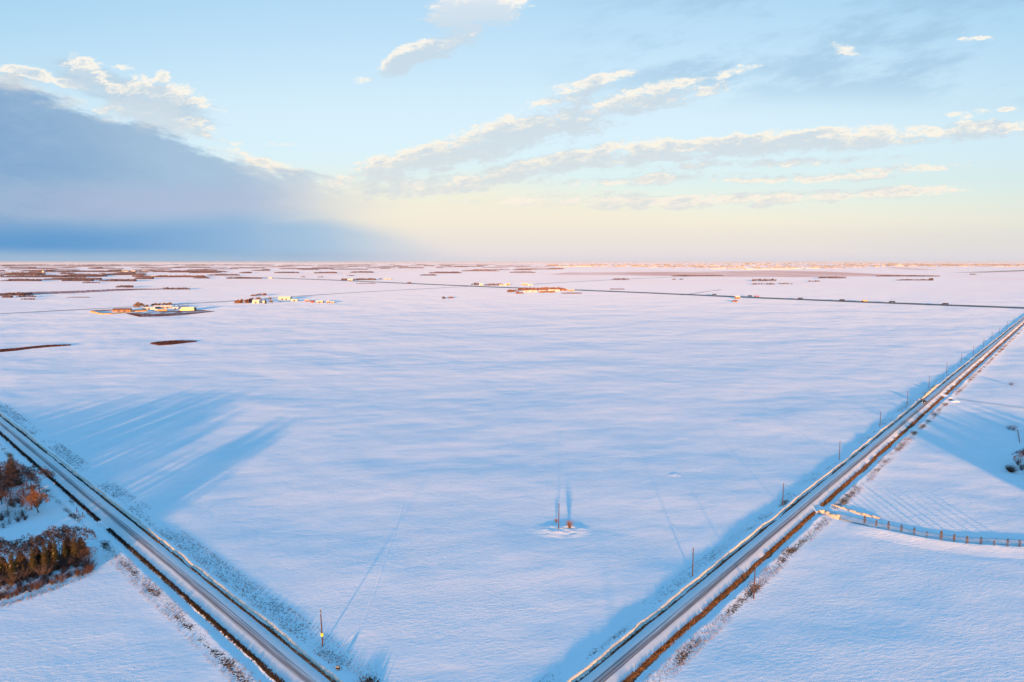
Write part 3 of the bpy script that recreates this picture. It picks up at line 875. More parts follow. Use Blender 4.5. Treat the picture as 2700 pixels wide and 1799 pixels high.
# shelterbelt: bare trees behind, spruces before them, hedge in front
SBL = {215: 'tall bare tree at the right end of the back row of the shelterbelt', 160: 'tallest bare tree of the back row, right of the middle', 75: 'wide branching bare tree above the second spruce from the left', 118: 'pinkish topped bare tree behind the middle spruces', 0: 'bare tree of the back row nearest the left edge'}
SB = 'bare tree in the back row of the spruce shelterbelt'
for px_, py_, sc, i in [(215, 1472, 1.0, 0), (190, 1466, 1.0, 1), (160, 1476, 1.15, 2), (140, 1480, 1.0, 0), (118, 1486, 1.0, 1), (75, 1500, 1.05, 0), (92, 1492, .85, 2), (52, 1508, .9, 1), (20, 1516, 1.0, 0), (0, 1520, .95, 2), (-30, 1530, 1.1, 1), (-60, 1535, 1.0, 0)]:
    place(bt, i, px_, py_, sc, SBL.get(px_, SB))
place(bt, 3, 236, 1490, .62, 'small bare tree at the right end of the spruce shelterbelt')
for (px_, py_, sc, lab, i) in [(200, 1482, 1.0, 'spruce at the right end of the shelterbelt, tallest of the row', 0), (172, 1490, .85, 'short spruce just left of the tallest one', 1),
    (148, 1500, 1.0, 'spruce in the middle of the shelterbelt row', 2), (121, 1508, 1.0, 'snow flecked spruce left of the middle of the row', 0), (90, 1518, 1.0, 'orange lit spruce, second from the left in the row', 1),
    (35, 1534, 1.0, 'dark spruce, leftmost of the shelterbelt row', 2), (62, 1524, .5, 'dwarf spruce between the two leftmost spruces', 0)]:
    place(sp, i, px_, py_, sc, lab)
HG = 'rusty bare shrub in the hedge in front of the spruces'
for k_ in range(46):
    f_ = k_ / 45
    px_ = -25 + 270 * f_ + random.uniform(-4, 4); py_ = 1590 - 84 * f_ + random.uniform(-5, 3)
    place(sh, 0, px_, py_, random.uniform(.42, .78), HG + (', left part' if f_ < .33 else ', middle part' if f_ < .66 else ', right part'))
    if k_ % 2:
        place(sh, 1, px_ + random.uniform(-4, 4), py_ - 22 * (1 - .3 * f_) + random.uniform(-5, 5), random.uniform(.4, .65), 'pale frosted shrub between the hedge and the spruces' + (', left half' if f_ < .5 else ', right half'))
# trees further left and right, just outside the picture, whose long shadows lie over the field
OFF = 'bare tree standing outside the picture on the left'
for k_ in range(34):
    f_ = k_ / 33
    x_, y_ = -222 - 150 * f_, 286 - 100 * f_ + 40 * f_ * f_
    q_ = Vector((x_ + random.uniform(-4, 4), y_ + random.uniform(-6, 10), 0))
    if k_ % 3: place(sp, k_, 0, 0, random.uniform(.95, 1.2) - .1 * f_, 'spruce standing outside the picture on the left', loc=q_).scale.xy = (1.9, 1.9)
    else: place(bt, k_, 0, 0, random.uniform(1.0, 1.2), OFF, loc=q_)
for k_ in range(16):
    place(sp, k_, 0, 0, random.uniform(.8, 1.05), 'spruce standing outside the picture on the left', loc=Vector((-196 - 5.5 * k_ + random.uniform(-2, 2), 196 - 1.2 * k_ + random.uniform(-4, 4), 0))).scale.xy = (1.7, 1.7)
for k_ in range(44):
    f_ = k_ / 43
    place(sp, k_, 0, 0, random.uniform(.9, 1.2), 'spruce standing outside the picture on the left', loc=Vector((-228 - 150 * f_ + random.uniform(-4, 4), 300 - 62 * f_ + random.uniform(-14, 14), 0))).scale.xy = (1.8, 1.8)
for x_, sc in [(-171, .8), (-176, .86), (-181, .8), (-186, .8), (-183, .85), (-189, .85), (-192, .9), (-195, .9), (-200, 1.05), (-204, 1.1), (-208, 1.1), (-213, 1.1), (-219, 1.15)]:
    place(sp, 1, 0, 0, sc, 'spruce standing outside the picture on the left', loc=Vector((x_, 192 + random.uniform(-4, 3), 0))).scale.xy = (1.7, 1.7)
for k_ in range(14):
    place(sp, k_, 0, 0, random.uniform(1.0, 1.15), 'spruce standing outside the picture on the left', loc=Vector((-222 - 5 * k_, 240 - 1.5 * k_ + random.uniform(-4, 4), 0))).scale.xy = (1.9, 1.9)
# right edge
place(bt, 3, 2700, 1236, .78, 'rusty bare tree cut by the right edge')
place(bt, 0, 2690, 1222, .62, 'thin upright bare tree beside the rusty one at the right edge')
place(bt, 2, 2725, 1225, .9, 'bare tree outside the right edge')
ev = make_shrub('round dark evergreen bush left of the rusty tree at the right edge', None, 91, 3.6, 1.15, M_needle, stems=420, cat='evergreen bush', name='evergreen_bush'); ev.location = at(2666, 1245); ev.scale = (1.1, 1.1, 1.25)
put(make_shrub('dark bushy shrub at the upper end of the short fence', None, 61, 4.0, 1.04, M_twig_red, stems=110), at(2672, 1134), 0, 1.1, None, True)
put(make_shrub('dark shrub just left of the bushy one above the short fence', None, 62, 3.4, 1.04, M_twig, stems=110), at(2661, 1132), 0, 1.0, None, True)
put(make_shrub('small lone reddish shrub in the snow near the upper right edge', None, 63, 3.2, 1.04, M_twig_red, stems=110), at(2667, 1016), 0, 1.1, None, True)
put(make_shrub('rusty little bush on the mound right of the lone field pole', None, 64, 3.2, 0.76, M_twig_orange, stems=110), at(1502, 1394) + Vector((0, 0, .3)), 0, 1.0, None, True)
put(make_shrub('tiny rusty weed on the mound left of the lone field pole', None, 65, 1.6, 0.76, M_twig_orange, stems=110), at(1467, 1380) + Vector((0, 0, .4)), 0, 1.0, None, True)
OFR = 'bare tree standing outside the picture on the right'
OFFR = 'bare tree standing outside the picture on the right'
for k_ in range(40):
    f_ = k_ / 39
    q_ = Vector((222 + 95 * f_ + random.uniform(-3, 3), 246 + 22 * f_ + random.uniform(-7, 7), 0))
    if k_ % 3: place(sp, k_, 0, 0, random.uniform(.55, .95) * (.75 + .35 * f_), 'spruce standing outside the picture on the right', loc=q_).scale.xy = (1.5, 1.5)
    else: place(bt, k_, 0, 0, random.uniform(.7, 1.0), OFFR, loc=q_)
for k_ in range(60):
    f_ = k_ / 59
    place(sp, k_, 0, 0, random.uniform(.5, 1.0), 'spruce standing outside the picture on the right', loc=Vector((226 + 90 * f_ + random.uniform(-2, 2), 258 + 22 * f_ + random.uniform(-10, 10), 0))).scale.xy = (2.2, 2.2)
o = place(sp, 1, 0, 0, .85, 'narrow spruce outside the bottom of the picture', loc=Vector((18, 40, 0))); o.scale = (.75, .75, .9)
place(sh, 1, 2694, 1240, 1.0, 'dark shrub at the foot of the rusty tree at the right edge'); place(sh, 1, 2684, 1226, .9, 'second dark shrub behind the evergreen bush at the right edge'); place(sh, 0, 2700, 1200, 1.0, 'reddish shrub above the rusty tree at the right edge')
# saplings along the first driveway
SP = ['upright sapling nearest the road, first of the driveway row', 'small rusty sapling, second of the driveway row', 'bushy double crowned sapling, third of the driveway row', 'sapling fourth of the driveway row', 'sapling fifth of the driveway row',
      'short pale sapling, sixth of the driveway row', 'largest bushiest sapling, seventh of the driveway row', 'thin pale sapling, eighth of the driveway row', 'rusty sapling, ninth of the driveway row', 'round topped sapling, tenth of the driveway row',
      'faint low sapling, eleventh of the driveway row', 'rusty sapling, next to last of the driveway row', 'sapling nearest the right edge in the driveway row']
SPX = [(2279, 1384, 1.1), (2310, 1391, .85), (2342, 1400, 1.15), (2376, 1406, 1.0), (2409.5, 1414, 1.0), (2443, 1420, .85), (2481, 1429, 1.25), (2515, 1431, .95), (2549, 1438, 1.05), (2585.5, 1440, 1.0), (2620.5, 1443, .75), (2655.5, 1445, 1.0), (2687.5, 1447, .95)]
M_sap = flat_mat('sapling_needles', (0.11, 0.08, 0.045), 0.9, .3, 1.0)
sap = []
for i in range(2):
    r_ = random.Random(200 + i)
    root = empty('sapling', (0, 0, 0)); tag(root, 'x', 'sapling', 'young saplings along the driveway')
    m_ = MB(); m_.tube((0, 0, -.1), (0, 0, 2.6), .06, .02, 5); m_.build('stem', M_bark, root)
    cr = []
    for _ in range(170):
        z_ = 2.9 * r_.random() ** .75 + .25; rr = .95 * math.sin(math.pi * min(1, (z_ + .2) / 3.4)) ** .8
        a = r_.uniform(0, 6.283); q_ = Vector((math.cos(a) * rr * r_.random(), math.sin(a) * rr * r_.random(), z_))
        e = Vector((r_.uniform(-1, 1), r_.uniform(-1, 1), r_.uniform(.0, 1.2))).normalized() * .45; s_ = e.orthogonal().normalized() * .09
        cr.append([tuple(q_ - s_), tuple(q_ + s_), tuple(q_ + e)])
    tris('crown', np.array(cr, dtype=np.float32), M_sap, root); sap.append(root)
for i, (px_, py_, sc) in enumerate(SPX):
    o = place(sap, 0 if i % 3 else 1, px_, py_, sc * .92, SP[i]); o.scale.x *= .75; o.scale.y *= .75; o.location.z = .35

# faint animal tracks crossing the open field
for pts in ([(905, 1700), (950, 1655), (985, 1570), (1012, 1485), (1035, 1425), (1052, 1370), (1062, 1330)], [(1824, 1470), (1800, 1420), (1788, 1400), (1772, 1385)]):
    ribbon('animal_track', [at(*p).xy for p in pts], 1, M_snow, prof=[(-.45, 0.004), (-.25, .06), (0, .025), (.25, .06), (.45, 0.004)])
so = mo.copy(); C.objects.link(so); so.location = at(1778, 1252); so.scale = (.3, .4, .35)

# ================================================================ small things by the roads
M_fence = flat_mat('red_brown_fence_wood', (0.22, 0.09, 0.07), 0.85)
fr_ = empty('rail_fence', at(2684, 1140)); tag(fr_, 'short red brown post fence running down from the bushy shrubs at the right edge', 'fence')
pts = [at(2683 + 5 * i / 7, 1138 + 30 * i / 7) for i in range(8)]
fp = None
for i, p in enumerate(pts):
    q_ = p - fr_.location
    if fp is None:
        m_ = MB(); m_.tube((0, 0, -.2), (0, 0, 1.5), .12, .12, 6); fp = m_.build('post', M_fence, fr_); o = fp
    else:
        o = fp.copy(); C.objects.link(o); o.parent = fr_
    o.location = q_
m_ = MB()
for a, b_ in zip(pts, pts[1:]):
    for z_ in (.6, 1.2): m_.tube(a - fr_.location + Vector((0, 0, z_)), b_ - fr_.location + Vector((0, 0, z_)), .06, .06, 4)
m_.build('rail', M_fence, fr_)
M_dark = flat_mat('dark_painted_metal', (0.03, 0.03, 0.035), .6)
for (px_, py_, lab) in [(203, 1354, 'gate post with a short arm, nearer the trees'), (219, 1367, 'gate post with a thin stake beside it, nearer the road')]:
    root = empty('gate_post', at(px_, py_)); tag(root, lab, 'gate post', 'gate posts at the left driveway')
    m_ = MB(); m_.tube((0, 0, -.2), (0, 0, 2.4), .16, .14, 8); m_.build('post', M_pole, root)
    m_ = MB(); m_.tube((.7, 0, -.1), (.7, 0, 1.5 if py_ > 1360 else 1.1), .06, .06, 6); m_.tube((0, 0, .9), (.7, 0, 1.0), .05, .05, 5); m_.build('stake', M_pole, root)
root = empty('junction_box', at(891, 1766)); tag(root, 'small dark utility box on the snow below the marked pole', 'utility box')
m_ = MB(); m_.box(-.45, -.35, 0, .45, .35, .85); m_.build('cabinet', M_dark, root)
m_ = MB(); m_.prism([(-.5, .85), (.5, .85), (.42, 1.0), (-.42, 1.0)], -.4, .4); m_.build('lid', M_grey, root)
def marker(px_, py_, lab, rd):
    root = empty('road_marker', at(px_, py_, .85)); tag(root, lab, 'road marker')
    m_ = MB(); m_.tube((0, 0, -.3), (0, 0, 1.5), .06, .05, 6); m_.build('post', M_pole, root)
    m_ = MB(); m_.box(-.22, -.03, .9, .22, .03, 1.5); m_.build('plate', M_grey, root)
marker(419, 1428, 'small square marker on the far edge of the left road', LR)
marker(2451, 1066, 'small post marker on the near edge of the right road by the dark car', RR)

# ================================================================ vehicles
M_paint = flat_mat('dark_car_paint', (0.035, 0.028, 0.03), .35)
M_paint_w = flat_mat('white_truck_paint', (0.75, 0.75, 0.73), .5)
M_paint_r = flat_mat('red_truck_paint', (0.35, 0.06, 0.04), .5)
M_paint_y = flat_mat('yellow_truck_paint', (0.75, 0.50, 0.10), .5)
M_glass = flat_mat('dark_window_glass', (0.02, 0.025, 0.03), .1)
M_rubber = flat_mat('tyre_rubber', (0.02, 0.02, 0.02), .9)
M_lamp, t, kk, b = new_mat('headlight_glow')
b.inputs['Emission Color'].default_value = (1, .93, .85, 1); b.inputs['Emission Strength'].default_value = 1.2
def make_car(paint, label):
    """a car that points along +y"""
    root = empty('car', (0, 0, 0)); tag(root, label, 'car')
    m_ = MB()
    side = [(-2.35, .35), (2.35, .35), (2.4, .75), (2.2, .95), (1.1, 1.05), (.45, 1.62), (-1.5, 1.68), (-2.1, 1.15), (-2.4, 1.0)]
    n = len(side); w_ = .92
    vs = [(-w_ * (1 if z_ < 1.1 else .8), y_, z_) for y_, z_ in side] + [(w_ * (1 if z_ < 1.1 else .8), y_, z_) for y_, z_ in side]
    m_.add(vs, [(i, (i + 1) % n, n + (i + 1) % n, n + i) for i in range(n)] + [tuple(range(n)), tuple(range(2 * n - 1, n - 1, -1))])
    body = m_.build('body', paint, root)
    bv = body.modifiers.new('bevel', 'BEVEL'); bv.width = .07; bv.segments = 2
    m_ = MB(); m_.add([(-.74, 1.02, 1.14), (.74, 1.02, 1.14), (.66, .50, 1.585), (-.66, .50, 1.585)], [(0, 1, 2, 3)]); o = m_.build('windscreen', M_glass, root); o.location = (0, .02, .02)
    for s_ in (-1, 1):
        m_ = MB(); m_.add([(s_ * .86, .75, 1.14), (s_ * .86, -1.75, 1.16), (s_ * .765, -1.45, 1.58), (s_ * .765, .40, 1.56)], [(0, 1, 2, 3)]); o = m_.build('side_window', M_glass, root); o.location = (s_ * .02, 0, 0)
        for y_ in (-1.45, 1.45):
            wh = MB(); wh.tube((s_ * .72, y_, .34), (s_ * .96, y_, .34), .34, .34, 14); ty = wh.build('wheel', M_rubber, root)
            hb = MB(); hb.tube((s_ * .955, y_, .34), (s_ * .985, y_, .34), .19, .19, 10); hb.build('rim', M_grey, ty)
        m_ = MB(); m_.tube((s_ * .62, 2.36, .72), (s_ * .62, 2.46, .72), .13, .12, 10); m_.build('headlight', M_lamp, root)
        m_ = MB(); m_.box(s_ * .62 - .15, -2.46, .82, s_ * .62 + .15, -2.38, 1.0); m_.build('tail_light', M_paint_r, root)
    return root
car = make_car(M_paint, 'dark car with lit headlights driving toward us on the right road')
cx, cy = RR.p(-1.4, RR.us(*at(2432, 1066).xy)[1])
car.location = (cx, cy, HR + .12); car.rotation_euler = (0, 0, math.pi - R(40.2) ); car.scale = (1.12,) * 3

def make_truck(paint, label, L=15.0):
    root = empty('truck', (0, 0, 0)); tag(root, label, 'truck')
    m_ = MB(); m_.box(-1.3, -L / 2, 1.1, 1.3, L / 2 - 3.4, 4.0); m_.build('trailer', paint, root)
    m_ = MB(); m_.prism([(-1.2, .6), (1.2, .6), (1.2, 3.0), (.9, 3.4), (-.9, 3.4), (-1.2, 3.0)], L / 2 - 3.0, L / 2 - .9); m_.box(-1.1, L / 2 - .9, .6, 1.1, L / 2 + .4, 1.9); m_.build('cab', M_paint, root)
    m_ = MB(); m_.box(-1.0, L / 2 - .91, 2.1, 1.0, L / 2 - .86, 3.0); m_.build('windscreen', M_glass, root)
    for s_ in (-1, 1):
        for y_ in (-L / 2 + 1, -L / 2 + 2.3, L / 2 - 4.2, L / 2 - .4):
            m_ = MB(); m_.tube((s_ * 1.0, y_, .5), (s_ * 1.28, y_, .5), .5, .5, 10); m_.build('wheel', M_rubber, root)
    return root
# ================================================================ the far highway and lanes
M_asph, t, kk, b = new_mat('bare_asphalt')
x, y, z = pos_node(t, kk)
t.links.new(kk.mix(kk.sm(kk.noise(kk.xyz(x * .01, y * .01, 0), 1.0, 3), .4, .65), (.035, .035, .04), (.08, .075, .08)).s, b.inputs['Base Color'])
M_lane, t, kk, b = new_mat('snowy_gravel_lane')
x, y, z = pos_node(t, kk)
t.links.new(kk.mix(kk.sm(kk.noise(kk.xyz(x * .008, y * .008, 0), 1.0, 3), .35, .65), (.20, .18, .20), (.42, .42, .46)).s, b.inputs['Base Color'])
hw = [at(*p).xy for p in [(3100, 828), (2700, 813), (2350, 800), (2000, 786), (1700, 772.5), (1500, 764.5), (1300, 757.5), (1100, 749), (880, 739), (700, 733), (600, 730.5)]]
hwy = ribbon('highway', hw, 20, M_asph, prof=[(-24, .01), (-15, 1.3), (-6, 2.0), (6, 2.0), (15, 1.3), (24, .01)], n=10)
hwy.name = 'road'
def lane(pts, w_, mat=M_lane, name='lane'):
    return ribbon(name, [at(*p).xy for p in pts], w_, mat, prof=[(-w_ * .8, .006), (-w_ / 2, .7), (w_ / 2, .7), (w_ * .8, .006)], n=8)
lane([(-200, 838), (0, 828), (250, 815), (470, 803), (600, 795), (700, 788), (850, 777), (980, 769), (1110, 762.5), (1250, 755)], 9)
lane([(1405, 750), (1500, 744), (1700, 734), (1900, 726), (2000, 722.5)], 14)
lane([(1800, 779), (1830, 774), (1900, 764.5)], 5)
rd_dir = (at(1500, 764.5) - at(2700, 813)).normalized(); hz_ = math.atan2(-rd_dir.x, rd_dir.y)
TRK = [(1883, 780, M_paint, 'dark truck on the far highway, just left of the two orange sheds'), (1977, 784, M_paint, 'dark truck on the highway right of the orange sheds'), (1995, 785, M_paint_r, 'reddish truck close behind the dark one on the highway'),
       (2110, 790.5, M_paint, 'dark truck alone on the highway between the two pairs'), (2220, 795, M_paint, 'dark truck ahead of the yellow one on the highway'), (2279, 797.5, M_paint_y, 'yellow lit truck on the far highway'),
       (2352, 800, M_paint, 'small dark truck behind the yellow one'), (2492, 805.5, M_paint, 'dark truck on the highway nearest the right edge')]
for px_, py_, mt, lab in TRK:
    q_ = at(px_, py_); tr = make_truck(mt, lab); tag(tr, None, None, 'trucks on the far highway')
    tr.scale = (.85,) * 3; tr.location = (q_.x, q_.y, 2.0); tr.rotation_euler = (0, 0, hz_)

# ================================================================ far groves: many small bare crowns on one footprint
def grove(px0, px1, py, rows=14, h=9.0, mat=None, label='', dens=1.0, tilt=0.0, cat='grove', name='tree_grove', shadow=True, conif=0.0, py1=None):
    """a wood standing between two picture columns, its near edge at row py (py1 at its right end); rows = metres deep"""
    a, b_ = at(px0, py), at(px1, py1 if py1 is not None else py)
    L = (b_ - a).length
    n = int(min(900, max(14, L / (h * .38) * max(1, rows / (h * 1.5)) * dens)))
    arr = []
    up = (b_ - a).normalized(); bk = Vector((-up.y, up.x, 0))
    if bk.y < 0: bk = -bk
    for i in range(n):
        f_ = rng.uniform(0, 1)
        edge_ = min(1.0, 4 * min(f_, 1 - f_) + .25)
        q_ = a.lerp(b_, f_) + bk * rows * rng.uniform(0, 1) * edge_
        hh = h * rng.uniform(.55, 1.1) * (edge_ ** .3) * (1 + .5 * nz1(q_.x, q_.y, .012, 3.0))
        w_ = hh * rng.uniform(.26, .42)
        nb = 16 if L < 160 else 11
        if conif and rng.uniform() < conif:
            for k_ in range(6):
                aa = k_ * 1.047; w2 = hh * .2
                arr.append([(q_.x + math.cos(aa) * w2, q_.y + math.sin(aa) * w2, 0), (q_.x + math.cos(aa + 1.2) * w2, q_.y + math.sin(aa + 1.2) * w2, 0), (q_.x, q_.y, hh * 1.15)])
            continue
        for k_ in range(nb):
            aa, el = rng.uniform(0, 6.283), rng.uniform(.05, 1.0)
            cz = hh * (.38 + .5 * el)
            rr = w_ * math.sqrt(max(.05, 1 - (2 * el - 1) ** 2))
            cx_, cy_ = q_.x + math.cos(aa) * rr, q_.y + math.sin(aa) * rr
            s_ = hh * .11; t2 = rng.uniform(0, 6.283)
            arr.append([(q_.x * .6 + cx_ * .4, q_.y * .6 + cy_ * .4, max(0, cz - hh * .36)), (cx_ + math.cos(t2) * s_, cy_ + math.sin(t2) * s_, cz - s_ * .3), (cx_ - math.cos(t2) * s_, cy_ - math.sin(t2) * s_, cz + s_ * 1.6)])
        arr.append([(q_.x - .25 - w_ * .1, q_.y, 0), (q_.x + .25 + w_ * .1, q_.y, 0), (q_.x, q_.y, hh * .8)])
    o = tris(name, np.array(arr), mat or M_far)
    return tag(o, label, cat, None, 'stuff')
M_far = flat_mat('far_bare_woods', (0.13, 0.10, 0.14), .95, .25, .01)
M_far_warm = flat_mat('far_rusty_woods', (0.17, 0.10, 0.10), .95, .25, .02)
GL = 'bluffs of bare trees far across the plain'
def G(lst, w, mat=None, prefix=''):
    for (x0, x1, py_, d_, h_, lab) in lst:
        o = grove(x0, x1, py_, d_, h_ * 1.25, mat, lab, dens=1.5); o['group'] = GL
s1, s2 = 3.363, 3.363
def z1(x, y=None): return x / 3.363
L1 = [(0, 60, 780, 60, 6, 'dark low wood at the left edge above the first farm'), (0, 28, 786, 20, 5, 'small dark wood touching the left edge'), (42, 92, 784, 14, 5, 'narrow dark thicket left, above the first farm'),
      (54, 92, 791, 10, 4, 'tiny dark thicket standing alone above the reed strip'), (303, 348, 759, 30, 7, 'short dark wood above the long reddish strip'), (415, 500, 764, 25, 6, 'dark wood right of the long reddish strip'),
      (0, 98, 742, 90, 9, 'dark wood on the left edge in the wooded belt'), (110, 262, 738.5, 110, 9, 'long dark wood in the middle of the left wooded belt'), (160, 240, 742, 70, 9, 'wood at the front of the left wooded belt'),
      (217, 262, 747, 20, 6, 'thin front wood right of the left wooded belt'), (262, 354, 742.5, 80, 9, 'bluish wood along the front of the belt'), (354, 400, 736.5, 60, 8, 'wood joining the belt to the rosy wood'),
      (0, 168, 732, 160, 10, 'long wood behind the left edge of the belt'), (166, 256, 728, 120, 10, 'wood behind the middle of the left belt'), (264, 375, 726, 160, 10, 'pale wood behind the front belt'),
      (143, 277, 718, 260, 11, 'broad dark wood high in the left belt'), (53, 113, 716, 260, 11, 'wood high in the belt near the left edge'), (0, 95, 726, 180, 10, 'wood at the left edge behind the front belt'),
      (282, 312, 714, 120, 10, 'small far wood above the rosy wood'), (446, 550, 706.5, 300, 12, 'long far wood left of centre under the cloud'), (401, 595, 718, 200, 10, 'long thin far wood left of centre'),
      (545, 630, 727, 80, 9, 'thin far wood behind the second farm'), (508, 552, 735, 30, 7, 'small wood left of the far lane'), (596, 690, 735.5, 60, 8, 'wood beside the far highway behind the second farm')]
G(L1, 1)
for (x0, x1, py_, d_, h_, lab) in [(354, 536, 732, 200, 11, 'long rosy wood lit by the sun at the right of the left belt')]:
    grove(x0, x1, py_, d_, h_, M_far_warm, lab)['group'] = GL
L2 = [(630, 661, 721, 80, 9, 'small far wood left of three similar ones'), (661, 710, 714.5, 100, 10, 'small far wood above the three similar ones'), (722, 788, 720.5, 80, 10, 'dark oval wood, leftmost of three in a row'),
      (827, 888, 721, 80, 10, 'dark oval wood, middle of three in a row'), (923, 984, 719.5, 80, 11, 'dark oval wood, rightmost of three in a row'), (734, 880, 710, 200, 11, 'long far wood above the three oval woods'),
      (834, 995, 703, 400, 13, 'very long pale far wood'), (995, 1076, 703.5, 250, 12, 'far wood right of the very long one'), (1047, 1118, 707.5, 150, 11, 'far wood above the right end of the oval row'),
      (1116, 1146, 701, 200, 12, 'short far wood just under the horizon at centre'), (1159, 1189, 700.5, 200, 12, 'second short far wood under the horizon at centre'), (1150, 1168, 707, 80, 9, 'tiny far wood below the two short ones'),
      (1200, 1278, 703.5, 180, 12, 'flat far wood at centre under the horizon'), (1131, 1216, 721, 90, 11, 'purple wood above the big sunlit farm'), (1106, 1151, 727, 40, 8, 'small purple wood below the larger purple one'),
      (793, 803, 731.5, 20, 6, 'tiny thicket beside the far highway'), (838, 852, 732, 20, 6, 'second tiny thicket beside the far highway'), (915, 933, 728, 20, 6, 'third tiny thicket above the highway farm'),
      (1073, 1084, 748.5, 14, 6, 'tiny dark bush on the far highway'), (1165, 1173, 788.5, 8, 5, 'small dark bush alone in the snow at centre')]
G(L2, 1)
grove(1216, 1316, 715.5, 200, 11, M_far_warm, 'speckled rosy wood above the big sunlit farm', dens=.6)['group'] = GL
grove(1177, 1197, 787.5, 12, 6, M_twig_orange, 'rusty thicket alone in the snow at centre')['group'] = GL
L3 = [(1344, 1412, 719.5, 60, 9, 'thin purple wood right of centre'), (1352, 1401, 712.5, 70, 9, 'small purple wood above the thin one'), (1446, 1488, 709, 90, 9, 'purple wood at the left end of the town'),
      (1304, 1356, 702.5, 160, 11, 'pale far wood left of the town'), (1614, 1661, 738.5, 22, 9, 'dark wood beside the far lane, right of the big farm'), (1773, 1782, 738, 8, 5, 'tiny dark bush pair right of the lane wood'), (1792, 1803, 738, 8, 5, 'tiny dark bush right of the bush pair'),
      (1984, 2051, 742, 26, 11, 'upper purple wood of the pair above the orange sheds'), (1984, 2046, 751, 12, 7, 'lower purple wood of the pair above the orange sheds'), (2053, 2091, 749.5, 8, 5, 'thin scrub right of the lower purple wood'),
      (2131, 2165, 743.5, 12, 7, 'small dark wood between the purple pair and the long one'), (2160, 2232, 734.5, 40, 9, 'bluish wood at the edge of the pink field'), (2312, 2480, 729.5, 60, 7, 'long thin wood in front of the town'),
      (2364, 2460, 740, 24, 6, 'long thin hedge below the long thin wood'), (2452, 2461, 740, 14, 10, 'round clump ending the long thin hedge'), (2560, 2576, 724.5, 30, 6, 'tiny thicket below the grey lake strip')]
G(L3, 1)
grove(1773, 1910, 729, 80, 8, M_far, 'long low wood along the pink field left end')['group'] = GL
grove(1608, 1648, 763.5, 20, 2.5, M_reed, 'low rusty scrub strip right of the big farm', cat='scrub', name='scrub_patch')
grove(938, 990, 748, 40, 2, M_reed, 'thin rusty scrub line below the highway farm', cat='scrub', name='scrub_patch')
grove(175, 235, 785, 14, 1.6, M_reed, 'thin orange reed line above the first farm', cat='reeds', name='reed_patch')
# many small bluffs between them
rb = random.Random(5)
for i in range(150):
    if i < 100:
        py_ = 699 + 34 * rb.random() ** 1.4; px_ = rb.uniform(-40, 640 - (py_ - 699) * 6)
    else:
        py_ = 698 + 14 * rb.random() ** 1.5; px_ = rb.uniform(600, 1450)
    w_ = rb.uniform(12, 95) * (1.2 if py_ < 715 else .8)
    o = grove(px_, px_ + w_, py_, rb.uniform(20, 140), rb.uniform(7, 13), M_far if rb.random() < .8 else M_far_warm, 'small bluff of bare trees far across the plain', py1=py_ + rb.uniform(-.8, .6)); o['group'] = 'small bluffs far across the plain'
# horizon woods: continuous belts
for i, (py_, x0, x1, d_, h_, lab) in enumerate([(698.6, -60, 640, 900, 24, 'unbroken belt of woods along the left horizon'), (702.5, -60, 420, 500, 18, 'second belt of woods below the left horizon'), (696.2, 600, 1360, 900, 14, 'pale belt of woods along the centre horizon'),
                                         (694.3, -60, 1500, 2200, 16, 'faint farthest belt of woods on the left and centre horizon'), (695.0, 1400, 2760, 1500, 15, 'faint farthest belt of woods behind the town'),
                                         (698.6, 2380, 2760, 700, 15, 'bluish belt of woods behind the right end of the town'), (708, 0, 200, 300, 11, 'belt of woods low on the left horizon')]):
    grove(x0, x1, py_, d_, h_, M_far, lab, dens=3.0)['group'] = GL

# ---------------------------------------------------------------- reed strips and flat field patches
def patch(name, pts, mat, label=None, z=0.02, cat=None):
    vs = [at(*p) + Vector((0, 0, z)) for p in pts]
    o = link(name, vs, [tuple(range(len(vs)))], mat); o['kind'] = 'structure'
    return o
M_stub, t, kk, b = new_mat('pink_stubble_field')
x, y, z = pos_node(t, kk)
nn = kk.noise(kk.xyz(x * .002, y * .0006, 0), 1.0, 5, .65)
b.inputs['Roughness'].default_value = .9; b.inputs['Diffuse Roughness'].default_value = .17
t.links.new(kk.mix(kk.sm(nn, .4, .6), (.55, .42, .42), (.66, .60, .62)).s, b.inputs['Base Color'])
M_stub2, t, kk, b = new_mat('rusty_stubble_yard')
x, y, z = pos_node(t, kk)
nn = kk.noise(kk.xyz(x * .06, y * .02, 0), 1.0, 5, .7)
b.inputs['Roughness'].default_value = .9
t.links.new(kk.mix(kk.sm(nn, .40, .58), (.15, .085, .075), SNOW).s, b.inputs['Base Color'])
patch('stubble_field', [(1450, 724), (1800, 728.5), (2100, 731), (2290, 729), (2480, 728), (2300, 722), (2180, 716.5), (2050, 713), (1900, 716), (1700, 718), (1500, 719)], M_stub)
patch('stubble_field', [(2330, 705.5), (2400, 711), (2480, 712.5), (2420, 709), (2360, 705)], M_stub)
M_lake = flat_mat('frozen_lake_ice', (0.16, 0.22, 0.30), .8, .2, .002)
patch('lake', [(2500, 719.5), (2600, 719), (2760, 713.2), (2760, 709.5), (2650, 714), (2560, 717.5)], M_lake)
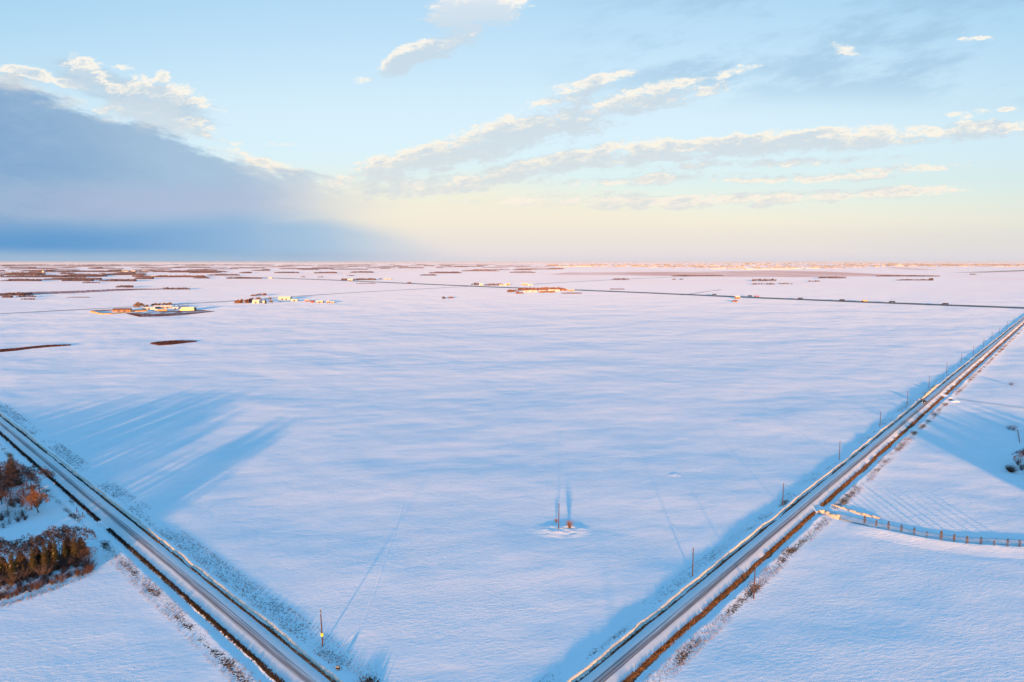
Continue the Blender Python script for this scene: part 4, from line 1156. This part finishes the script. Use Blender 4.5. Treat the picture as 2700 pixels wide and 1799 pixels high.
def reeds(pts_lo, pts_hi, n, h, label):
    arr = []
    lo = [at(*p) for p in pts_lo]; hi = [at(*p) for p in pts_hi]; m_ = len(lo) - 1
    for _ in range(n):
        f_ = rng.uniform(0, m_ - 1e-6); i = int(f_); f_ -= i
        g_ = rng.uniform(0, 1)
        q_ = lo[i].lerp(lo[i + 1], f_).lerp(hi[i].lerp(hi[i + 1], f_), g_)
        a = rng.uniform(0, 6.283); w_ = .8; hh = h * rng.uniform(.6, 1.2)
        arr.append([(q_.x - math.cos(a) * w_, q_.y - math.sin(a) * w_, 0), (q_.x + math.cos(a) * w_, q_.y + math.sin(a) * w_, 0), (q_.x + rng.uniform(-.5, .5), q_.y + rng.uniform(-.5, .5), hh)])
    return tag(tris('reed_patch', np.array(arr), M_reed), label, 'reeds', None, 'stuff')
reeds([(398, 907), (420, 911.5), (450, 909.5), (480, 906), (518, 901.5)], [(398, 906), (420, 902), (450, 899.5), (480, 899), (518, 900.5)], 4200, 1.1, 'dark red lens of reeds alone in the field')
reeds([(-60, 934), (0, 929), (40, 925.5), (80, 920), (130, 915.5), (186, 911.5)], [(-60, 927), (0, 922.5), (40, 920), (80, 915.5), (130, 911), (186, 910)], 5000, 1.1, 'long dark red reed strip running off the left edge')
reeds([(-40, 784), (0, 781), (100, 777), (200, 773.5), (300, 768), (370, 764.5), (420, 763.8)], [(-40, 777), (0, 774), (100, 770), (200, 767.5), (300, 763), (370, 762.3), (420, 762.8)], 7000, 1.8, 'very long reddish reed strip above the first farm')

# ================================================================ farm buildings
M_tin = flat_mat('pale_steel_siding', (0.42, 0.36, 0.27), .7, .08, .3)
M_white = flat_mat('white_siding', (0.56, 0.56, 0.52), .7, .05, .3)
M_orange_w = flat_mat('orange_brown_siding', (0.42, 0.20, 0.11), .8, .15, .3)
M_red = flat_mat('red_barn_siding', (0.42, 0.09, 0.06), .8)
M_roof_dark = flat_mat('dark_roofing', (0.09, 0.06, 0.065), .8)
M_roof_snow = flat_mat('snow_covered_roof', (0.50, 0.58, 0.66), .9)
M_bale = flat_mat('straw_bales', (0.50, 0.34, 0.14), .95, .2, .5)
M_tarp = flat_mat('cream_tarpaulin', (0.78, 0.70, 0.52), .8)
def building(name, px0, px1, py_, depth, wall_h, roof_h, wall, roof, label, cat='barn', doors=2, windows=3, py1=None):
    """gabled building whose near long wall runs between two picture columns at row py"""
    a, b_ = at(px0, py_), at(px1, py_ if py1 is None else py1)
    L = (b_ - a).length; ang = math.atan2(b_.y - a.y, b_.x - a.x)
    root = empty(name, a.lerp(b_, .5), ang); tag(root, label, cat)
    l = L / 2
    m_ = MB(); m_.add([(-l, 0, 0), (l, 0, 0), (l, depth, 0), (-l, depth, 0), (-l, 0, wall_h), (l, 0, wall_h), (l, depth, wall_h), (-l, depth, wall_h), (-l, depth / 2, wall_h + roof_h), (l, depth / 2, wall_h + roof_h)],
               [(0, 1, 5, 4), (2, 3, 7, 6), (1, 2, 6, 9, 5), (3, 0, 4, 8, 7)]); m_.build('wall', wall, root)
    e = .5; t_ = .25
    for s_ in (0, 1):
        y0 = -e if s_ == 0 else depth + e
        sl = roof_h / (depth / 2)
        m_ = MB(); z0 = wall_h - e * sl + .05; z1 = wall_h + roof_h + .05
        m_.add([(-l - e, y0, z0), (l + e, y0, z0), (l + e, depth / 2, z1), (-l - e, depth / 2, z1), (-l - e, y0, z0 + t_), (l + e, y0, z0 + t_), (l + e, depth / 2, z1 + t_), (-l - e, depth / 2, z1 + t_)],
               [(0, 3, 2, 1), (4, 5, 6, 7), (0, 1, 5, 4), (1, 2, 6, 5), (2, 3, 7, 6), (3, 0, 4, 7)]); m_.build('roof', roof, root)
    for i in range(doors):
        x_ = -l + L * (i + 1) / (doors + 1); w_ = min(2.0, L / 8)
        m_ = MB(); m_.box(x_ - w_, -.08, .0, x_ + w_, -.02, min(3.4, wall_h * .8)); m_.build('door', M_roof_dark, root)
    for i in range(windows):
        x_ = -l + L * (i + .5) / windows
        m_ = MB(); m_.box(x_ - .5, -.07, wall_h * .5, x_ + .5, -.02, wall_h * .78); m_.build('window', M_glass, root)
    return root

# ---- first farm (left)
patch('stubble_yard', [(330, 827), (370, 836.5), (470, 833), (560, 821.5), (520, 815), (480, 817), (420, 816), (380, 822)], M_stub2)
reeds([(330, 827), (370, 836.5), (470, 833), (560, 822.5)], [(345, 826), (372, 829), (460, 827), (566, 821.5)], 6000, .45, 'rusty stubble in front of the first farm')
reeds([(420, 823), (470, 822.5), (520, 822), (564, 821.5)], [(420, 821), (470, 820.5), (520, 819), (540, 819)], 2500, .45, 'rusty stubble round the cream shelter')
building('long_barn', 297, 344, 822.5, 14, 3.6, 2.4, M_orange_w, M_roof_dark, 'long orange walled barn with a dark roof, leftmost on the first farm', doors=2, windows=4, py1=821.5)
building('low_shed', 344, 389, 823.5, 8, 2.4, 1.0, M_bale, M_roof_dark, 'long low tan shed right of the orange barn', 'shed', 0, 0, py1=821)
building('machine_shed', 376, 409, 817, 14, 3.4, 1.6, M_white, M_roof_snow, 'bright cream shed in the middle of the first farm', 'shed', 1, 2, py1=816)
building('cattle_barn', 407, 453, 814.5, 18, 3.6, 2.6, M_tin, M_roof_snow, 'long tan barn with a snowy roof below the row of trees', doors=3, windows=5, py1=813)
building('small_shed', 408, 415, 820, 5, 2.4, 1.0, M_white, M_roof_snow, 'tiny white shed in front of the long tan barn', 'shed', 1, 0)
building('blue_shed', 454, 470, 816, 12, 3.4, 1.4, flat_mat('blue_steel', (.30, .45, .58), .6), M_roof_snow, 'pale blue shed just left of the cream shelter', 'shed', 1, 0)
# cream arched shelter
def quonset(px0, px1, py_, depth, h, label):
    a, b_ = at(px0, py_), at(px1, py_); L = (b_ - a).length
    root = empty('arched_shelter', a.lerp(b_, .5)); tag(root, label, 'fabric shelter')
    n = 14; prof = [(-depth / 2 * math.cos(math.pi * i / n), h * math.sin(math.pi * i / n) ** .8) for i in range(n + 1)]
    vs = [(-L / 2 + (0 if z_ < h * .6 else L * .05), y_ + depth / 2, z_) for y_, z_ in prof] + [(L / 2 - (0 if z_ < h * .6 else L * .05), y_ + depth / 2, z_) for y_, z_ in prof]
    m_ = MB(); m_.add(vs, [(i, i + 1, n + 2 + i, n + 1 + i) for i in range(n)] + [tuple(range(n + 1)), tuple(range(2 * n + 1, n, -1))]); m_.build('canopy', M_tarp, root)
    for i in range(7):
        x_ = -L / 2 + 1.2 + (L - 2.4) * i / 6
        rb = MB()
        for j in range(n):
            rb.tube((x_, prof[j][0] * 1.01 + depth / 2, prof[j][1] * 1.01), (x_, prof[j + 1][0] * 1.01 + depth / 2, prof[j + 1][1] * 1.01), .15, .15, 4)
        rb.build('rib', M_grey, root)
    m_ = MB(); m_.box(L / 2, depth * .3, 0, L / 2 + .05, depth * .7, h * .7); m_.build('door', M_roof_dark, root)
    return root
quonset(474, 511, 819.5, 16, 7.0, 'bright cream arched shelter at the right end of the first farm')
# bale rows and lagoon banks
def bank(px, label, cat, mat, w_, h_, name, kind=None):
    o = ribbon(name, [at(*p).xy for p in px], w_, mat, prof=[(-w_ / 2, .0), (-w_ * .25, h_), (w_ * .25, h_), (w_ / 2, .0)], kind=kind)
    return tag(o, label, cat)
bank([(240, 823), (268, 829.5), (290, 829), (344, 824)], 'tan earth bank wrapped round the frozen pond at the left end of the first farm', 'earth bank', M_bale, 5, 2.2, 'earth_bank')
bank([(240, 822), (265, 820), (296, 819)], 'dark far bank of the frozen pond on the first farm', 'earth bank', M_roof_dark, 4, 1.8, 'earth_bank')
patch('pond_ice', [(252, 823), (270, 827.5), (292, 826.8), (292, 821.5), (262, 821)], flat_mat('blue_pond_ice', (.35, .55, .70), .5))
def bale_row(px0, px1, py_, n, label, h=1.6):
    a, b_ = at(px0, py_), at(px1, py_ - .6)
    root = empty('straw_stack', a); tag(root, label, 'straw stack')
    proto = None
    for i in range(n):
        for k_ in range(2):
            q_ = a.lerp(b_, (i + .5 * k_) / n) - a
            if proto is None:
                m_ = MB(); m_.tube((0, -.9, .9), (0, .9, .9), .9, .9, 10); proto = m_.build('bale', M_bale, root); o = proto
            else:
                o = proto.copy(); C.objects.link(o); o.parent = root
            o.location = q_ + Vector((0, k_ * .3, k_ * 1.55)); o.rotation_euler = (0, 0, rng.uniform(-.1, .1))
bale_row(415, 441, 820.5, 14, 'row of orange straw bales stacked two high before the tan barn')
def farm_tree(px_, py_, kind, h, lab, seed=0, mat=None, grp=None):
    q_ = at(px_, py_)
    key = (kind, seed, mat.name if mat else '')
    if key not in FT:
        FT[key] = make_bare('bare_tree', lab, 'tree', grp, 300 + seed, 12, 1.15, mat or M_tan_twig, levels=4, twig=1.5, density=6, trunk=.18, thick=3.2) if kind == 'b' else make_spruce('spruce_tree', lab, grp, 320 + seed, 12, 2.6)
        o = FT[key]
    else: o = copy_tree(FT[key])
    tag(o, lab, 'spruce tree' if kind == 's' else 'tree', grp)
    o.location = q_; o.scale = (h / 12,) * 3; o.rotation_euler = (0, 0, rng.uniform(0, 6.28))
    return o
FT = {}
M_tan_twig = flat_mat('tan_twigs', (0.27, 0.19, 0.13), .95, .2, .5)
farm_tree(364, 812, 'b', 14, 'large round tan tree standing over the first farm')
farm_tree(373, 811.5, 'b', 11, 'tan tree crowding the right side of the large round one', 1)
farm_tree(358, 811.5, 'b', 9, 'smaller tan tree at the left foot of the large round one', 1)
farm_tree(381, 812.5, 's', 10.5, 'dark spruce right beside the large round tan tree')
farm_tree(388, 812, 'b', 8, 'small tan tree right of the dark farm spruce')
for i, px_ in enumerate([402, 407, 412, 417, 422, 433, 438, 444, 449]):
    farm_tree(px_, 808.5 - i * .3, 'b', 6.5 + (i % 3), 'tan tree in the row behind the long tan barn', i % 2, None, 'row of tan trees behind the first farm')
for px_, lab in [(428, 'small spruce in the gap of the tan tree row'), (440.5, 'small spruce among the right part of the tan tree row'), (452, 'spruce at the right end of the tan tree row'), (460, 'spruce alone between the tree row and the cream shelter')]:
    farm_tree(px_, 808.5, 's', 6, lab)
for i, px_ in enumerate([471, 475, 479, 482, 486, 490, 495]):
    farm_tree(px_, 810.5, 's', 7 - (i % 3), 'spruce in the cluster behind the cream shelter', 0, None, 'spruces behind the cream shelter')

# ---- second farm
def fg(x0, x1, py_, d_, h_, mat, lab, dens=1.6, conif=0.0):
    return grove(x0, x1, py_, d_, h_, mat, lab, dens=dens, conif=conif)
fg(617, 652, 800.5, 22, 9, M_twig_orange, 'rusty wood at the left end of the second farm', 2.5)
fg(650, 658, 799, 20, 11, M_far, 'dark trees on the shadow side of the rusty wood')
fg(660, 690, 792, 14, 8, M_far, 'bluish trees behind the yellow barn of the second farm')
fg(659, 675, 781.5, 12, 5, M_far_warm, 'small brown thicket above the second farm'); fg(675, 702, 780, 16, 8, M_far_warm, 'larger brown thicket above the second farm')
building('barn', 665, 683, 800, 14, 6, 2.4, M_white, M_roof_snow, 'yellow lit barn beside the rusty wood on the second farm', doors=1, windows=2)
building('shed', 684, 698, 799, 10, 3.6, 1.4, M_white, M_roof_snow, 'low cream shed right of the yellow lit barn', 'shed', 1, 1)
farm_tree(700, 801, 's', 15, 'tall dark spruce in the middle of the second farm'); farm_tree(713, 792, 'b', 9, 'round rusty tree behind the second farm yard', 1); farm_tree(714, 800.5, 'b', 9, 'round rusty tree in front of the second farm yard')
building('large_barn', 734, 765, 791, 20, 7, 2.2, M_white, M_roof_snow, 'largest pale barn at the back of the second farm', doors=2, windows=4)
building('shed', 767, 784, 794.5, 10, 4.0, 1.4, M_white, M_roof_snow, 'low pale shed right of the largest pale barn', 'shed', 1, 1)
building('red_shed', 803, 816, 795.5, 8, 3.2, 1.6, M_red, M_roof_snow, 'red shed right of the pale barns', 'shed', 1, 0)
building('red_shed', 820, 827, 798.5, 8, 3.6, 1.6, M_red, M_roof_dark, 'small dark red shed below the red one', 'shed', 1, 0)
building('house', 834, 851, 799, 11, 3.6, 2.4, M_tin, M_roof_snow, 'cream farmhouse near the right end of the second farm', 'house', 1, 3)
building('house', 860, 868, 799, 8, 3.0, 1.8, M_orange_w, M_roof_snow, 'small orange lit hut right of the cream farmhouse', 'hut', 1, 0)
building('house', 871, 881, 799.2, 8, 2.6, 1.4, M_tin, M_roof_snow, 'last low hut at the right end of the second farm', 'hut', 1, 0)
patch('stubble_yard', [(732, 796.5), (770, 795.5), (800, 794), (800, 793), (760, 793.5), (732, 795)], M_stub2)
# ---- highway farm and centre farms
fg(899, 915, 739.5, 40, 10, M_far, 'dark trees left of the cream house by the highway'); fg(931, 990, 739, 50, 10, M_far, 'dark trees right of the cream house by the highway'); fg(998, 1007, 737, 14, 7, M_far, 'single dark thicket right of the highway farm trees')
building('house', 916, 930, 740.5, 16, 6, 3, M_white, M_roof_snow, 'cream house among the dark trees by the far highway', 'house', 1, 2)
building('house', 708, 717, 734.5, 14, 5, 2, M_white, M_roof_snow, 'lone cream house by the highway left of the dark trees', 'house', 1, 1)
building('barn', 1012, 1032, 737, 16, 4, 2, M_tin, M_roof_snow, 'faint tan barn right of the highway farm trees', doors=1, windows=1)
fg(1243, 1262, 752.5, 16, 12, M_far, 'tall thin trees left of the pink house'); fg(1278, 1330, 753.5, 30, 10, M_far, 'purple trees right of the pink house')
building('house', 1264, 1274, 753.5, 12, 6, 3, M_white, M_roof_snow, 'pink lit house between two stands of trees', 'house', 1, 2)
building('barn', 1316, 1336, 753.5, 14, 4, 2, M_white, M_roof_snow, 'cream barn in front of the purple trees', doors=1, windows=2); building('shed', 1334, 1345, 752.5, 12, 7, 2, M_bale, M_roof_snow, 'orange lit shed at the right end of the cream barn', 'shed', 1, 0)
building('barn', 1376, 1392, 752, 16, 5, 3, M_bale, M_roof_snow, 'orange lit barn, left of the lone pair above the big farm', doors=1, windows=1); building('barn', 1392, 1405, 753.5, 16, 4, 2, M_white, M_roof_snow, 'cream barn, right of the lone pair above the big farm', doors=1, windows=1)
fg(1337, 1365, 771, 30, 10, M_far_warm, 'purple brown wood at the left end of the big sunlit farm', 2.0)
fg(1365, 1495, 767, 40, 12, M_far_warm, 'long purple brown wood behind the big sunlit farm', 2.5)
fg(1360, 1380, 775, 14, 5, M_twig_orange, 'orange thicket at the front left of the big sunlit farm', 2)
fg(1420, 1465, 772, 12, 5, M_twig_orange, 'orange thicket along the front of the big sunlit farm', 2)
fg(1480, 1534, 774.5, 14, 2.5, M_reed, 'rusty scrub strip at the right end of the big sunlit farm', 2)
BB = ['cream shed, leftmost of the big sunlit farm', 'long cream barn left in the big sunlit farm', 'tan barn in the middle of the big sunlit farm', 'cream barn right of the middle of the big sunlit farm', 'orange lit shed near the right end of the big sunlit farm', 'last low shed at the right end of the big sunlit farm']
for (x0, x1, py_, m1), lab in zip([(1381, 1394, 771.5, M_white), (1394, 1416, 770.5, M_white), (1421, 1440, 770.5, M_tin), (1446, 1476, 768.5, M_white), (1480, 1498, 766.5, M_bale), (1499, 1514, 768, M_bale)], BB):
    building('farm_building', x0, x1, py_, 12, 4.2, 1.6, m1, M_roof_snow, lab, 'barn', 1, 2)
# orange sheds beside the highway
building('shed', 1940, 1951, 788.5, 10, 5, 2.6, M_orange_w, M_roof_snow, 'orange shed with snowy roof below the highway, upper of two', 'shed', 1, 1)
building('shed', 1933, 1945, 797, 6, 3, 1.4, M_orange_w, M_roof_dark, 'long orange shed below the highway, lower of two', 'shed', 1, 1)
# scattered cream buildings in the left woods
for (x0, x1, py_, h_, lab) in [(15, 31, 722.5, 7, 'bright cream building in the woods near the left edge'), (111, 115, 719, 14, 'small bright tower like bin in the left woods'), (398, 410, 731.5, 8, 'bright cream building before the rosy wood')]:
    building('farm_building', x0, x1, py_, 30, h_, 3, M_white, M_roof_snow, lab, 'building', 0, 0)
for i, (x0, x1, py_) in enumerate([(318, 338, 717), (340, 356, 716), (360, 392, 715.5)]):
    building('farm_building', x0, x1, py_, 60, 7, 3, M_tin, M_roof_snow, ['tan buildings', 'smaller tan building', 'longest tan building'][i] + ' high in the left woods, ' + ['left', 'middle', 'right'][i] + ' of three', 'building', 0, 0)

# ================================================================ the far town
def town_house(lib, px_, py_, w_, h_, d_, mat, label, grp):
    q_ = at(px_, py_)
    key = mat.name
    if key not in lib:
        m_ = MB(); m_.add([(-.5, 0, 0), (.5, 0, 0), (.5, 1, 0), (-.5, 1, 0), (-.5, 0, .75), (.5, 0, .75), (.5, 1, .75), (-.5, 1, .75), (-.5, .5, 1), (.5, .5, 1)],
            [(0, 1, 5, 4), (2, 3, 7, 6), (1, 2, 6, 9, 5), (3, 0, 4, 8, 7), (4, 5, 9, 8), (6, 7, 8, 9)])
        o = m_.build('town_building', [mat, M_roof_snow])
        for i in (4, 5): o.data.polygons[i].material_index = 1
        lib[key] = o
    else: o = lib[key].copy(); C.objects.link(o)
    o.location = q_; o.scale = (w_, d_, h_); o.rotation_euler = (0, 0, rng.uniform(-.25, .25))
    tag(o, label, 'building', grp)
    return o
lib = {}
tm = [M_white, M_tin, flat_mat('mauve_town_walls', (0.22, 0.20, 0.24), .9)]
GT = 'pale buildings of the town on the right horizon'
# the largest fronts, told apart
for (x0, x1, py_, h_, lab) in [(1955, 2080, 710.5, 9, 'longest bright front row of the town, left of centre'), (1968, 1984, 711.5, 12, 'tall bright block at the left end of the longest front'), (2085, 2112, 709.5, 10, 'bright block right of the longest front'),
        (1873, 1915, 709.5, 8, 'pale long shed at the left of the town'), (1510, 1570, 703.3, 12, 'bright long block at the far left end of the town'), (1470, 1500, 703.8, 11, 'bright block left of the far left long one'), (2125, 2160, 708.5, 10, 'bright block in the middle of the town'), (2355, 2385, 700.5, 16, 'hill like cluster block right of the town middle')]:
    a, b_ = at(x0, py_), at(x1, py_)
    town_house(lib, (x0 + x1) / 2, py_, (b_ - a).length, h_, 60, M_white, lab, None)
def town_profile(px_):
    """rows between which the town stands at a picture column"""
    lo = np.interp(px_, [1440, 1500, 1650, 1700, 1850, 1960, 2110, 2200, 2330, 2450, 2560, 2700], [703, 703.5, 704, 705, 706.5, 710, 710, 708.5, 703.5, 703.3, 703, 703])
    hi = np.interp(px_, [1440, 1650, 1850, 1960, 2050, 2200, 2330, 2500, 2700], [697.5, 697.5, 696.5, 693.8, 692.6, 693.5, 695.2, 696.5, 697.5])
    return lo, hi
for i in range(290):
    px_ = 1440 + 1300 * rng.uniform(0, 1) ** .8
    lo, hi = town_profile(px_)
    f_ = rng.uniform(0, 1) ** 1.6
    py_ = lo + (hi - lo) * f_ * .6
    dist_ = at(px_, py_).y
    w_ = rng.choice([14, 18, 30, 60, 110], p=[.3, .3, .2, .13, .07]) * (dist_ / 7000)
    town_house(lib, px_, py_, w_, rng.uniform(4.5, 9) * (dist_ / 9000) ** .5, min(60, w_), tm[int(rng.choice(3, p=[.3, .4, .3]))], 'pale building in the far town on the right horizon', GT)
arr = []
for i in range(2600):
    px_ = rng.uniform(1440, 2760)
    lo, hi = town_profile(px_)
    py_ = lo + (hi - lo) * rng.uniform(.1, 1)
    if nz1(px_, py_ * 9, .03, 2.0) < -.06: continue
    q_ = at(px_, py_); s_ = q_.y / 9000
    w_, h_ = rng.uniform(6, 22) * s_, rng.uniform(3, 7) * s_ ** .6
    x0, x1, y0, y1 = q_.x - w_, q_.x + w_, q_.y, q_.y + w_
    arr += [[(x0, y0, 0), (x1, y0, 0), (x1, y0, h_)], [(x0, y0, 0), (x1, y0, h_), (x0, y0, h_)], [(x0, y0, h_), (x1, y0, h_), (x1, y1, h_ * 1.3)], [(x0, y0, h_), (x1, y1, h_ * 1.3), (x0, y1, h_ * 1.3)],
            [(x0, y0, 0), (x0, y0, h_), (x0, y1, h_ * 1.3)], [(x1, y0, 0), (x1, y1, h_ * 1.3), (x1, y0, h_)]]
M_town = flat_mat('far_town_walls', (0.27, 0.28, 0.31), .9, .5, .004)
tag(tris('town_houses', np.array(arr), M_town), 'mass of small pale houses of the far town', 'houses', None, 'stuff')
for (x0, x1, py_, d_, lab) in [(1700, 1960, 703, 400, 'dark trees between the town houses on the left'), (2000, 2350, 700, 500, 'dark trees among the houses in the middle of the town'), (2300, 2760, 701, 400, 'dark trees among the houses at the right end')]:
    grove(x0, x1, py_, d_, 9, M_far, lab, dens=1.0)['group'] = GL
# ---------------------------------------------------------------- haze
hz_box = MB().box(-EXT - 500, -3500, -1.0, EXT + 500, EXT + 500, CAM_H + 2.0).build('haze', None)
hm = bpy.data.materials.new('haze'); hm.use_nodes = True
ht = hm.node_tree
for n in list(ht.nodes): ht.nodes.remove(n)
ho = ht.nodes.new('ShaderNodeOutputMaterial')
pv = ht.nodes.new('ShaderNodeVolumePrincipled')
pv.inputs['Color'].default_value = (0.80, 0.84, 0.92, 1)
pv.inputs['Density'].default_value = 1.0e-5
pv.inputs['Anisotropy'].default_value = 0.0
ht.links.new(pv.outputs[0], ho.inputs['Volume'])
hz_box.data.materials.append(hm)
hz_box['kind'] = 'stuff'
